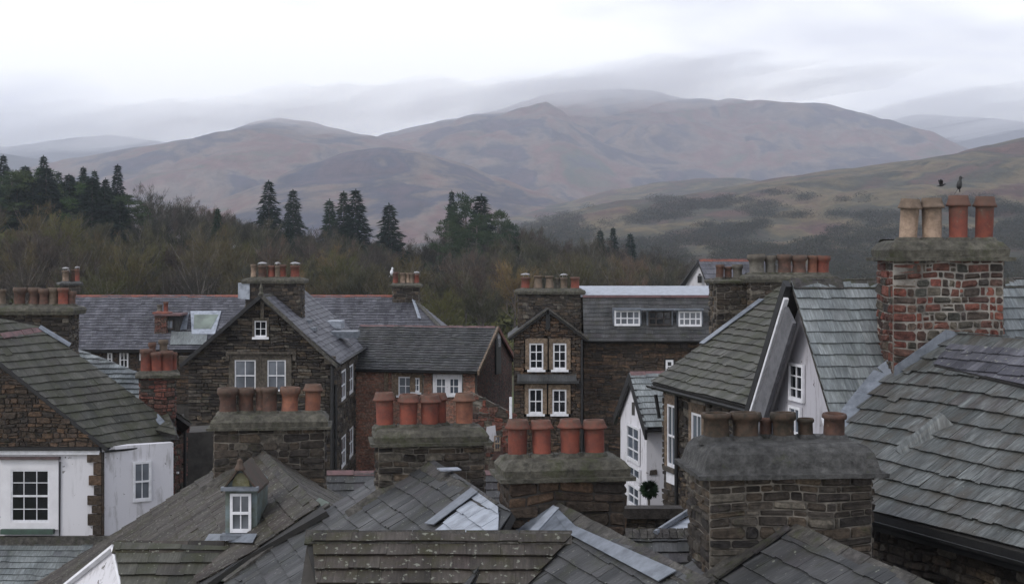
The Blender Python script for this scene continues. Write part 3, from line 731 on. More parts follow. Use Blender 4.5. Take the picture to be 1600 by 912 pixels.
def chimney(parent, cx, cyy, w, dp, z0, z1, rot, smat, mort, capm, cap='slope', hr=(.08, .17), wr=(.14, .42), pots=(), rng=None, quoin=.3, capscale=1.0, qmat=None, prot=(.02, .05), back=True, label=None, irr=.012, gap=.016, cowl=0):
    """stack of coursed stone with a cap and pots; pots: (x offset, y offset, kind, height, radius, material[, label])"""
    cr, sr = math.cos(rot), math.sin(rot); X, Y = V3((cr, sr, 0)), V3((-sr, cr, 0)); c = V3((cx, cyy, 0))
    m = MB()
    m.box((cx, cyy, (z0 + z1) / 2), (w, dp, z1 - z0), rot)
    st = m.build('chimney', mort, parent)
    if label: st['label'] = label
    s = MB()
    stone_fill(s, c - X * w / 2 - Y * dp / 2 + UP * z0, X, UP, -Y, [(0, 0), (w, 0), (w, z1 - z0), (0, z1 - z0)], (), hr, wr, prot, rng, quoin=quoin, irr=irr, gap=gap)
    stone_fill(s, c - X * w / 2 + Y * dp / 2 + UP * z0, -Y, UP, -X, [(0, 0), (dp, 0), (dp, z1 - z0), (0, z1 - z0)], (), hr, wr, prot, rng, quoin=quoin * .8, irr=irr)
    stone_fill(s, c + X * w / 2 - Y * dp / 2 + UP * z0, Y, UP, X, [(0, 0), (dp, 0), (dp, z1 - z0), (0, z1 - z0)], (), hr, wr, prot, rng, quoin=quoin * .8, irr=irr)
    if back: stone_fill(s, c + X * w / 2 + Y * dp / 2 + UP * z0, -X, UP, Y, [(0, 0), (w, 0), (w, z1 - z0), (0, z1 - z0)], (), (.2, .3), (.4, .8), prot, rng)
    s.build('stonework', smat, st)
    k = MB(); rings = [rect_ring(c, (X, Y), w / 2 + e * capscale + .02, dp / 2 + e * capscale + .02, z1 + z * capscale, rng, .008, sub=12) for (e, z, _) in CAPS[cap]]
    loft(k, rings); k.build('chimney_cap', capm, st)
    ztop = z1 + CAPS[cap][-1][1] * capscale
    for p in pots:
        px, py, kd, h, r, mt = p[:6]; q = c + X * px + Y * py + UP * (ztop - .03)
        add_pot(st, q, kd, h, r, mt, rng, p[6] if len(p) > 6 else None)
        if cowl and rng.random() < cowl:
            g = MB(); z_ = q + UP * (h + .1)
            for a_ in range(3): an_ = a_ * 2.1; d_ = V3((math.cos(an_), math.sin(an_), 0)) * r * .8; g.tube([q + d_ + UP * (h - .05), z_ + d_ + UP * .02], .012, 4)
            lathe(g, [(0, .08), (r * .7, .05), (r * 1.15, .0), (r * 1.15, -.02), (0, .02)], 10, z_); g.build('cowl', COWL, st)
        f = MB(); lathe(f, [(r * 1.5, -.02), (r * 1.45, .03), (r * 1.2, .075), (r * 1.0, .08)], 14, q, wob=.006, rng=rng); f.build('mortar_bed', capm, st)
    return st
def chim_px(parent, x0, x1, Yf, dp, ytop, zbot, rot, *a, **k):
    """front face spans pixels x0..x1 at depth Yf, top of stonework at pixel row ytop"""
    w = (x1 - x0) / F * Yf / math.cos(rot); xm = ((x0 + x1) / 2 - 800) / F * Yf; z1 = H - (ytop - HZ) / F * Yf
    cx = xm - math.sin(rot) * dp / 2; cyy = Yf + math.cos(rot) * dp / 2
    return chimney(parent, cx, cyy, w, dp, zbot, z1, rot, *a, **k)
def window(parent, O, U, N, w, h, nx=2, ny=2, frame=PAINT, gl=GL_D, sash=True, fw=.055, bar=.022, sill=None, surround=None, sw=.16, lintel=.22, proud=.06, z_in=.0, hood=None, label=None):
    """O: lower left corner on the wall plane; U to the right, N outwards; sash window with glazing bars"""
    Vv = UP; ax = (U, N, Vv)
    def bx(mb, x0, x1, y0, y1, d0, d1): mb.box(O + U * (x0 + x1) / 2 + Vv * (y0 + y1) / 2 + N * (d0 + d1) / 2, (x1 - x0, d1 - d0, y1 - y0), ax=ax)
    m = MB()
    bx(m, 0, fw, 0, h, z_in, z_in + .045); bx(m, w - fw, w, 0, h, z_in, z_in + .045)
    bx(m, fw, w - fw, 0, fw * 1.4, z_in, z_in + .045); bx(m, fw, w - fw, h - fw, h, z_in, z_in + .045)
    if sash: bx(m, fw, w - fw, h / 2 - .025, h / 2 + .025, z_in + .004, z_in + .05)
    for i in range(1, nx):
        x = w * i / nx; bx(m, x - bar / 2, x + bar / 2, fw, h - fw, z_in + .002, z_in + .03)
    for j in range(1, ny):
        y = h * j / ny
        if sash and abs(y - h / 2) < .05: continue
        bx(m, fw, w - fw, y - bar / 2, y + bar / 2, z_in + .001, z_in + .028)
    o = m.build('window', frame, parent)
    if label: o['label'] = label
    g = MB()
    for half in ((0, .5), (.5, 1)) if sash else ((0, 1),):
        y0, y1 = h * half[0], h * half[1]; dd = z_in + (.012 if half[0] == 0 else .018)
        t = .004 * (1 if half[0] else -1)
        g.face([O + U * 0.01 + Vv * (y0) + N * (dd + t), O + U * (w - .01) + Vv * y0 + N * dd, O + U * (w - .01) + Vv * y1 + N * dd, O + U * 0.01 + Vv * y1 + N * (dd - t)])
    g.build('pane', gl, o)
    if sill:
        s = MB(); bx(s, -.1, w + .1, -.11, -.003, 0, .13); s.build('sill', sill, o)
    if surround:
        s = MB(); bx(s, -sw, -.003, -.003, h + lintel, 0, proud); bx(s, w + .003, w + sw, -.003, h + lintel, 0, proud * 1.02); bx(s, -.0, w + .0, h + .003, h + lintel, 0, proud * .98)
        s.build('window_surround', surround, o)
    return o
def ridge_tiles(parent, A, B, dl, dr, wd, mat, seg=.45, rng=None, name='ridge_cap', th=.03):
    """A..B line of the ridge; dl, dr: unit vectors down each slope; wd: width on each side"""
    A, B = V3(A), V3(B); L = (B - A).length; t = (B - A) / L; n = max(1, int(L / seg)); m = MB(); up = -(dl + dr); up = up.normalized() if up.length > .05 else UP
    for i in range(n):
        p = A + t * (L * i / n + .006); q = A + t * (L * (i + 1) / n - .006)
        for dd in (dl, dr):
            j0, j1 = rng.uniform(-.012, .012), rng.uniform(-.012, .012); c = rc(rng)
            nn = t.cross(dd).normalized(); nn = nn if nn.dot(UP) > 0 else -nn
            a = [p + up * (.055 + j0), q + up * (.055 + j1), q + dd * wd + nn * (.04 + j1), p + dd * wd + nn * (.04 + j0)]
            if (a[1] - a[0]).cross(a[2] - a[1]).dot(nn) < 0: a = a[::-1]
            m.prism(a, nn * -th, c)
    return m.build(name, mat, parent)
class Roof:
    """one slope: O on the ridge, u along the ridge (unit, horizontal), w horizontally down-slope (unit), k = fall per metre"""
    def __init__(s, O, u, w, k):
        s.O, s.u, s.w, s.k = V3(O), V3(u), V3(w), k
        s.V = -(s.w - UP * k).normalized(); s.N = (s.w * k + UP).normalized(); s.U = s.u
        if s.U.cross(s.V).dot(s.N) < 0: s.U = -s.u
        s.c = math.sqrt(1 + k * k)
    def hit(s, px, py): return hit(px, py, s.O, s.N)
    def ab(s, p): return ((p - s.O).dot(s.U), (p - s.O).dot(s.V))
    def at(s, a, d, h=0): return s.O + s.u * a + (s.w - UP * s.k).normalized() * d + s.N * h   # a along ridge, d down the slope
    def px(s, pts): return [s.ab(s.hit(x, y)) for x, y in pts]
    def rect(s, a0, a1, d0, d1): return [s.ab(s.at(a, d)) for a, d in ((a0, d0), (a1, d0), (a1, d1), (a0, d1))]
    def slab(s, mb, poly, t=.1, h=-.01):
        pts = [s.O + s.U * a + s.V * b + s.N * h for a, b in ccw(poly)]; mb.prism(pts, s.N * -t)
    def slates(s, parent, poly, mat, course, wmin, wmax, rng, name='roof', deck=SLABD, dt=.1, **kw):
        m = MB(); slate_fill(m, s.O, s.U, s.V, s.N, poly, course, wmin, wmax, rng=rng, **kw)
        o = m.build(name, mat, parent)
        d = MB(); s.slab(d, poly, dt); d.build('roof_deck', deck, o)
        return o
    def sheet(s, parent, poly, mat, name, h=.05, t=.012, label=None, bumpy=0, rng=None):
        m = MB(); pts = [s.O + s.U * a + s.V * b + s.N * h for a, b in ccw(poly)]; m.prism(pts, s.N * -t)
        o = m.build(name, mat, parent)
        if label: o['label'] = label
        return o
def unit(x, y): v = V3((x, y, 0)); return v.normalized()
def gable_body(parent, O, u, L, wa, wb, k, zb, mat, a0=0.0, inset=.25, ka=None, name='wall'):
    """solid pentagonal body under a roof: ridge start O, direction u, length L, half widths along w=left of u, and right"""
    u = V3(u); w = V3((-u.y, u.x, 0)); m = MB(); kb = k; ka = ka or k
    A, Bb = O + u * a0, O + u * L
    def sec(p):
        p = p - UP * .12
        l = p + w * (wa - inset) - UP * (wa - inset) * ka; r = p - w * (wb - inset) - UP * (wb - inset) * kb
        return [V3((l.x, l.y, zb)), V3((r.x, r.y, zb)), r, p, l]
    s0, s1 = sec(A), sec(Bb); n = 5
    for i in range(n):
        j = (i + 1) % n; m.face([s0[i], s0[j], s1[j], s1[i]])
    m.face(s0[::-1]); m.face(s1)
    return m.build(name, mat, parent), s0, s1
def wall_stone(parent, A, B, zb, za, zbt, smat, mort, rng, holes=(), apex=None, hr=(.1, .2), wr=(.2, .6), prot=(.03, .06), quoin=0, name='stonework', off=0.0, irr=.015):
    """stone skin on a vertical wall running A -> B (left to right seen from outside); heights za, zbt at the ends; apex=(distance, z)"""
    A, B = V3((A[0], A[1], 0)), V3((B[0], B[1], 0)); U = (B - A).normalized(); N = V3((U.y, -U.x, 0)); L = (B - A).length
    poly = [(0, zb), (L, zb), (L, zbt)] + ([apex] if apex else []) + [(0, za)]
    m = MB(); m2 = MB(); O = A + N * off
    m2.prism([O + U * x + UP * z for x, z in ccw(poly)], N * -.12)
    b = m2.build('wall', mort, parent)
    stone_fill(m, O, U, UP, N, poly, holes, hr, wr, prot, rng, quoin=quoin, irr=irr); o = m.build(name, smat, b)
    return O, U, N, L
def pipe(parent, pts, r=.045, mat=BLACK, name='downpipe'):
    m = MB(); m.tube(pts, r, 8); return m.build(name, mat, parent)
def gutter(parent, A, B, mat=BLACK, r=.07):
    A, B = V3(A), V3(B); t = (B - A).normalized(); s = t.cross(UP).normalized(); m = MB(); n = 6
    sec = [(math.cos(math.pi + i * math.pi / n) * r, math.sin(math.pi + i * math.pi / n) * r) for i in range(n + 1)]
    for i in range(n):
        a, b = sec[i], sec[i + 1]
        m.prism([A + s * a[0] + UP * a[1], B + s * a[0] + UP * a[1], B + s * b[0] + UP * b[1], A + s * b[0] + UP * b[1]], (s * a[0] + UP * a[1]) * -.12)
    return m.build('gutter', mat, parent)
def strip(parent, pts, n, wd, mat, name, t=.02):
    """flat band along a polyline of points"""
    m = MB(); n = V3(n).normalized()
    for a, b in zip(pts, pts[1:]):
        a, b = V3(a), V3(b); s = (b - a).normalized().cross(n).normalized() * wd / 2
        m.prism([a - s, b - s, b + s, a + s][::-1] if (b - a).cross(s * 2).dot(n) < 0 else [a - s, b - s, b + s, a + s], n * -t)
    return m.build(name, mat, parent)
U17 = unit(.293, -.956); W17 = unit(-.956, -.293)
# ------------------------------------------------------------------ the near roofs and their chimneys
def near_house(seed, name, label, Yc, apx, apy, xl, xr, ytop, pots, L, k, slate, course, cap, rng, capm, smat, mort, u=U17, rot=R(8), dp=.85, left=6.0, right=3.5, poly=None, wr=(.16, .5), hr=(.08, .17), near_end=True, wsl=(.2, .42), extra_near=0.0, capscale=1.0, quoin=.34, bcut=0):
    """house whose ridge comes towards us from the foot of its chimney; we see its left slope"""
    O = P(apx, apy, Yc); w = V3((u.y, -u.x, 0)); w = w if w.x < 0 else -w
    base = V3((O.x + u.x * L / 2 + w.x, O.y + u.y * L / 2 + w.y, 0)); r = root(name, base, label, 'house')
    A = Roof(O - u * .95, u, w, k); B = Roof(O - u * .95, u, -w, k)
    gable_body(r, O - u * .8, u, L + .7 - bcut, right if (V3((-u.y, u.x, 0)) - (-w)).length < .1 else left, left if (V3((-u.y, u.x, 0)) - (-w)).length < .1 else right, k, 0, MORTD)
    LL = L + .95; cc = math.sqrt(1 + k * k)
    pl = poly(A) if poly else A.rect(0, LL, .02, left * cc)
    ro = A.slates(r, pl, slate, course, *wsl, rng)
    B.slates(r, B.rect(0, LL, .02, right * cc), slate, course * 1.3, .3, .6, rng)
    dl = (w - UP * k).normalized(); dr = (-w - UP * k).normalized()
    ridge_tiles(r, O - u * .02, O + u * L, dl, dr, .17, RIDGED, .5, rng)
    ch = chim_px(r, xl, xr, Yc, dp, ytop, O.z - 3.5, rot, smat, mort, capm, cap, hr, wr, pots, rng, quoin=quoin, capscale=capscale)
    # slate-and-lead apron where the slope meets the stack
    strip(r, [O + UP * .06 - u * .06, A.at(.91, 1.35 * cc, .06)], A.N * .7 + u * .7, .2, RIDGED, 'flashing', .03)
    return r, O, A, B, ch
rg = random.Random(11)
PC = lambda xs, kind, h, r, m, y=0: [(x, y, kind, h, r, m) for x in xs]
# A: house with the small dormer (chimney at 335-507)
KA = .66
pots = [(-.98, 0, 'squat', .60, .19, POT_B), (-.57, .12, 'squat', .60, .17, POT_B), (-.22, .18, 'plain', .62, .15, POT_B), (-.02, -.05, 'plain', .60, .17, POT_B), (.43, 0, 'squat', .64, .20, POT_O, 'bright orange chimney pot'), (.96, 0, 'roll', .66, .185, POT_O, 'brightest orange chimney pot')]
ra, OA, A_, A2, chA = near_house(1, 'dormer_house', 'slate-roofed house with a small arched white dormer and a stone stack with mostly brown pots', 32.5, 412, 706, 336, 506, 664, pots, 6.9, KA, S1, .40, 'slope', rg, ST5, ST1, MORT, left=8.0, right=2.0, rot=R(6), capscale=1.0, bcut=1.3, dp=1.0, wr=(.2, .6), hr=(.1, .2), quoin=.45,
    poly=lambda A: A.px([(405, 700), (509, 797), (388, 866), (250, 960), (-60, 985), (330, 738)]))
# dormer
def dormer():
    f0 = A_.hit(357, 836); f1 = A_.hit(397, 836)
    Yd = (f0.y + f1.y) / 2 - .15
    U = V3((1, 0, 0)); N = V3((0, -1, 0)); O = P(360, 831, Yd); wd = 33 / F * Yd; ht = (831 - 770) / F * Yd
    dm = MB(); back = 1.15
    # cheeks and little gabled roof
    hw = wd / 2 + .10; cx = O.x + wd / 2; z0 = O.z - .05; z1 = O.z + ht + .12; za = z1 + .36
    sec = [(-hw, z0), (hw, z0), (hw, z1), (hw * .55, z1 + .12), (0, za), (-hw * .55, z1 + .12), (-hw, z1)]
    a = [V3((cx + x, Yd + .03, z)) for x, z in sec]; b = [p + V3((0, back, 0)) for p in a]
    dm.face(a); n = len(a)
    for i in range(n): dm.face([b[i], b[(i + 1) % n], a[(i + 1) % n], a[i]])
    o = dm.build('dormer', plain_mat('dormer_render', (.15, .19, .20), (.09, .10, .07), .7, 4), ra)
    rm = MB()
    for s in (-1, 1):
        e = V3((cx + s * (hw + .05), Yd - .12, z1 - .05)); t = V3((cx, Yd - .12, za + .05)); q = V3((0, back, 0))
        pts = [e, t, t + q, e + q]; pts = pts if (pts[1] - pts[0]).cross(pts[2] - pts[1]).z > 0 else pts[::-1]
        rm.prism(pts, V3((0, 0, -.05)))
    rm.build('dormer_roof', plain_mat('dormer_tiles', (.07, .045, .034), (.045, .042, .03), .8, 6), o)
    mm = MB(); mm.box((cx, Yd - .10, z1 - .02), (wd + .3, .12, .07)); mm.build('dormer_cornice', LEAD, o)
    tip = MB(); lathe(tip, [(.0, .16), (.05, .12), (.06, .05), (.10, -.03), (.1, -.06)], 8, (cx, Yd - .1, za + .03)); tip.build('finial', POT_B, o)
    wn = window(o, O + N * .0, U, N, wd, ht, 2, 1, gl=GL_C, fw=.05)
    arch = MB(); pts = [V3((cx + math.cos(t) * wd * .42, Yd - .005, z1 + .0 + math.sin(t) * .26)) for t in [i * math.pi / 8 for i in range(9)]]
    arch.prism(pts, V3((0, .03, 0))); arch.build('fanlight', plain_mat('old_stucco', (.24, .23, .15), (.14, .13, .06), .8, 9), o)
    si = MB(); si.box((cx, Yd - .08, O.z - .06), (wd + .3, .26, .09)); si.build('sill', LEAD, o)
    # lead and old slates spreading at its foot
    for poly, m in (([(330, 838), (405, 838), (398, 852), (322, 850)], LEAD),):
        A_.sheet(o, A_.px(poly), m, 'flashing', .075)
dormer()
# dark gap gutter under the near verge
def verge_gutter():
    p0, p1 = A_.hit(460, 808), A_.hit(352, 890); m = MB()
    d = p1 - p0; m.prism([p0, p1, p1 + V3((.05, -.02, -.22)), p0 + V3((.05, -.02, -.22))], V3((-.02, .06, 0))); m.build('verge_board', BLACK, ra)
verge_gutter()
# B: middle house (chimney 585-757)
pots = [(-.78, 0, 'roll', .62, .155, POT_R), (-.38, 0, 'roll', .62, .16, POT_R), (.0, -.02, 'roll', .61, .155, POT_R), (.18, .16, 'roll', .62, .14, POT_R), (.61, 0, 'roll', .62, .155, POT_O, 'pot with a yellowish weathered rim')]
rb, OB, B_, B2, chB = near_house(2, 'slate_roofed_house', 'house with five red pots on its stack and a pale lead patch on its slates', 24.5, 668, 725, 592, 757, 688, pots, 4.3, .64, S2, .33, 'slope', rg, ST5, ST1, MORT, left=7.5, right=2.0, capscale=.85,
    poly=lambda A: A.px([(650, 706), (668, 712), (800, 800), (700, 980), (250, 990), (349, 915), (512, 793), (580, 752)]))
lm = MB(); slate_fill(lm, B_.O + B_.N * .03, B_.U, B_.V, B_.N, B_.px([(748, 772), (782, 797), (782, 842), (672, 842)]), .3, .25, .5, rng=rg, lift=.03, sag=1); lm.build('whitened_slates', LEADW, rb)['label'] = 'whitened slates at the end of the slope'
B_.sheet(rb, B_.px([(741, 768), (751, 775), (682, 826), (668, 824)]), LEAD, 'lead_sheet', .09)
strip(rb, [OB + UP * .14 + U17 * 1.35, OB + UP * .14 + U17 * 1.62 ], UP, .34, LEADW, 'lead_saddle', .02)
B_.sheet(rb, B_.px([(516, 786), (350, 908), (326, 908), (500, 778)]), plain_mat('mossy_lead', (.10, .13, .11), (.05, .06, .035), .6, 3), 'gutter_lead', .02)
strip(rb, [B_.hit(512, 793) + UP * .08, B_.hit(349, 913) + UP * .08], B_.N, .22, RIDGED, 'verge_slates', .05)
# C: right-middle house (chimney 780-978, four red pots) and the foreground ridge in front
pots = [(-.66, 0, 'roll', .575, .145, POT_R), (-.29, 0, 'roll', .57, .145, POT_R), (.13, 0, 'roll', .57, .14, POT_R), (.50, 0, 'roll', .57, .14, POT_R)]
rcn, OC, C_, C2_, chC = near_house(3, 'slate_roofed_house', 'house with four matching red pots and a long blue lead strip beside its ridge', 20.5, 872, 790, 795, 977, 741, pots, 5.2, .64, S2, .27, 'slope', rg, ST5, ST4, MORTD, left=5.0, right=1.6, capscale=.9, rot=R(9), wr=(.25, .7), hr=(.12, .2),
    poly=lambda A: A.px([(868, 785), (1110, 925), (1120, 1000), (760, 1000), (895, 838), (780, 838), (840, 800)]) if 0 else A.px([(866, 783), (1110, 922), (1130, 1010), (700, 1010), (770, 850)]))
C_.sheet(rcn, C_.px([(868, 806), (903, 829), (1060, 897), (1034, 920), (958, 878), (880, 834), (852, 822)]) if 0 else C_.px([(872, 812), (905, 829), (1062, 899), (1034, 916), (896, 842)]), LEAD, 'lead_strip', .085, label='long blue-grey lead strip beside the ridge')
C_.sheet(rcn, C_.px([(800, 822), (868, 793), (905, 829), (890, 842), (800, 842)]), LEAD, 'lead_apron', .07)
C_.sheet(rcn, C_.px([(868, 797), (878, 800), (840, 842), (826, 842)]), LEADW, 'lead_apron', .09)
# lead upstand on the foot of the stack
lm = MB(); cx0 = P(797, 0, 20.45).x; lm.prism([P(779, 842, 20.9), P(797, 842, 20.42), P(797, 814, 20.42), P(779, 812, 20.9)], V3((.02, .03, 0))); lm.prism([P(797, 842, 20.41), P(868, 842, 20.30), P(868, 794, 20.34), P(842, 806, 20.36), P(815, 820, 20.40), P(797, 816, 20.41)], V3((0, .03, 0))); lm.build('lead_upstand', LEAD, rcn)
# F1: foreground roof with heavy courses
def fore_roof():
    Yr = 19.03; O = P(480, 834, Yr); r = root('slate_roofed_house', (0, 17, 0), 'nearest roof at the bottom with heavy straight courses of brown slate', 'house')
    k = .75; A = Roof(O, V3((1, 0, 0)), V3((0, -1, 0)), k); B = Roof(O, V3((1, 0, 0)), V3((0, 1, 0)), k)
    A.slates(r, A.px([(476, 834), (897, 834), (800, 945), (640, 985), (500, 985), (494, 912)]), S1, .24, .22, .5, rg, lift=.05, th=.022, jit=.006)
    B.slates(r, B.rect(0, 3.4, .02, 1.6), S1, .3, .3, .5, rg)
    ridge_tiles(r, O - V3((.02, 0, 0)), O + V3((3.55, 0, 0)), V3((0, -1, -k)).normalized(), V3((0, 1, -k)).normalized(), .2, RIDGED, .62, rg, th=.035)
    gable_body(r, O, V3((1, 0, 0)), 3.0, 1.3, 4.0, k, 0, MORTD, inset=.12)
    # rough verge slates at the left end
    for i in range(9):
        d = .1 + i * .24; p = A.at(.0, d, .05)
    return r
r_f1 = fore_roof()
def fore_gable():
    Yr = 26.5; O = P(180, 848, Yr); r = root('slate_roofed_house', (-7, 24, 0), 'low slate roof with a white gable at its left end, bottom left', 'house')
    k = .7; u = unit(1, -.02); w = unit(-.02, -1); A = Roof(O, u, w, k)
    A.slates(r, A.px([(178, 848), (412, 858), (345, 925), (330, 980), (200, 980)]), S4, .30, .3, .6, rg, lift=.05, th=.02)
    B = Roof(O, u, -w, k); B.slates(r, B.rect(0, 2.6, .02, 1.4), S4, .4, .3, .6, rg)
    ridge_tiles(r, O, O + u * 2.75, (w - UP * k).normalized(), (-w - UP * k).normalized(), .27, S1, .62, rg)
    # white gable facing left of the viewer
    g = MB(); a, b, c = P(184, 852, 26.55), P(206, 950, 25.2), P(62, 950, 28.2)
    nn = (b - a).cross(c - a).normalized(); nn = nn if nn.y < 0 else -nn
    g.prism([a, c, b] if (c - a).cross(b - c).dot(nn) > 0 else [a, b, c], -nn * .2); g.build('gable_wall', WHITES, r)
    bb = MB(); 
    for (p, q) in ((a, b), (a, c)):
        s = (q - p).normalized(); m = nn.cross(s).normalized(); m = m if m.z < 0 else -m
        pts = [p + nn * .12, q + nn * .12, q + nn * .12 + m * .06, p + nn * .12 + m * .06]
        pts = pts if (pts[1] - pts[0]).cross(pts[2] - pts[1]).dot(nn) > 0 else pts[::-1]
        bb.prism(pts, -nn * .1)
    bb.build('bargeboard', PAINT, r)
    m = MB(); m.box((a.x + 1.8, 25.9, 3.2), (3.4, 1.1, 6.4)); m.build('wall', WHITE, r)
    return r
fore_gable()
# E: bottom right roof with the big bell-capped stack (1080-1370)
pots = [(-.80, 0, 'plain', .36, .17, POT_K), (-.42, .02, 'squat', .38, .165, POT_K), (-.13, .14, 'plain', .27, .08, POT_B), (.07, 0, 'squat', .37, .135, POT_K), (.37, .05, 'plain', .29, .10, POT_K), (.72, 0, 'plain', .34, .135, POT_B)]
uE = unit(.22, -.975)
re_, OE, E_, E2, chE = near_house(4, 'slate_roofed_house', 'dark roof peak below a broad stack with bell-shaped cap and short blackened pots', 17.5, 1240, 822, 1107, 1365, 738, pots, 4.6, .62, S2, .30, 'bell', rg, ST6, ST1, MORT, u=uE, left=3.5, right=2.6, rot=R(5), capscale=.93, dp=1.15, wr=(.14, .42), hr=(.07, .15), quoin=.36)
ridge_tiles(re_, E_.at(.93, .08, .05), E_.at(.93, 3.4, .05), E_.u * 1.0, -E_.u * .6 - UP * .3, .17, RIDGED, .5, rg, 'verge_slates')
# I: slate roof between, right of the long lead strip
def mid_small():
    O = P(930, 830, 23.5); r = root('slate_roofed_house', (2.5, 22, 0), 'low sagging slate roof between the four-pot stack and the big bell-capped stack', 'house')
    A = Roof(O, V3((1, 0, 0)), V3((0, -1, 0)), .7); A.slates(r, A.rect(0, 1.95, 0, 2.6), S2, .24, .16, .4, rg, sag=1.2, lift=.035)
    B = Roof(O, V3((1, 0, 0)), V3((0, 1, 0)), .7); B.slates(r, B.rect(0, 1.95, 0, 1.5), S2, .3, .2, .4, rg)
    ridge_tiles(r, O, O + V3((1.95, 0, 0)), V3((0, -1, -.7)).normalized(), V3((0, 1, -.7)).normalized(), .18, RIDGED, .12, rg)
    m = MB(); m.box((O.x + .97, 23.2, 3.7), (1.8, 2.2, 7.5)); m.build('wall', MORTD, r)
    a = P(1030, 828, 23.6); b = P(1092, 800, 25.2); c = P(1092, 832, 23.6)
    q = MB(); q.prism([a, c, b + V3((.5, 0, 0)), b], V3((0, .1, -.06))); q.build('lead_sheet', LEADW, r)
    t = MB(); t.tube([P(1024, 832, 23.4), P(1050, 815, 24), P(1078, 797, 25)], .05, 6); t.build('lead_roll', LEAD, r)
    return r
mid_small()
def yard_wall():
    w = root('stone_wall', (P(1015, 0, 28).x, 28, 0), 'dark yard wall with a brown coping below the white cottage', 'wall')
    A = P(960, 800, 28); B = P(1062, 800, 28); A.z = B.z = 0
    zt = H - 400 / F * 28
    wall_stone(w, A, B, zt - 2.2, zt - .12, zt - .12, ST1, MORTD, rg, hr=(.1, .18), wr=(.15, .4))
    m = MB(); m.box(((A.x + B.x) / 2, 28.05, zt - .0), (B.x - A.x + .1, .4, .2)); m.build('coping', ST4, w)
    m = MB(); m.box(((A.x + B.x) / 2, 28.2, (zt - 2.2) / 2), (B.x - A.x, .25, zt - 2.2)); m.build('footing', MORTD, w)
yard_wall()
# J: little slate roof between stacks
def back_small():
    O = P(500, 738, 36); r = root('slate_roofed_house', (-3, 35, 0), 'low slate roof with a lead ridge seen between the stacks behind the middle house', 'house')
    A = Roof(O, V3((1, 0, 0)), V3((0, -1, 0)), .65); A.slates(r, A.rect(0, 5.2, 0, 4.0), S2, .28, .2, .4, rg, sag=.6)
    B = Roof(O, V3((1, 0, 0)), V3((0, 1, 0)), .65); B.slates(r, B.rect(0, 5.2, 0, 2.0), S2, .3, .3, .5, rg)
    ridge_tiles(r, O, O + V3((5.2, 0, 0)), V3((0, -1, -.65)).normalized(), V3((0, 1, -.65)).normalized(), .14, RIDGEP, .8, rg)
    m = MB(); m.box((O.x + 2.6, 35.2, 2.4), (5, 3, 4.8)); m.build('wall', MORTD, r)
back_small()
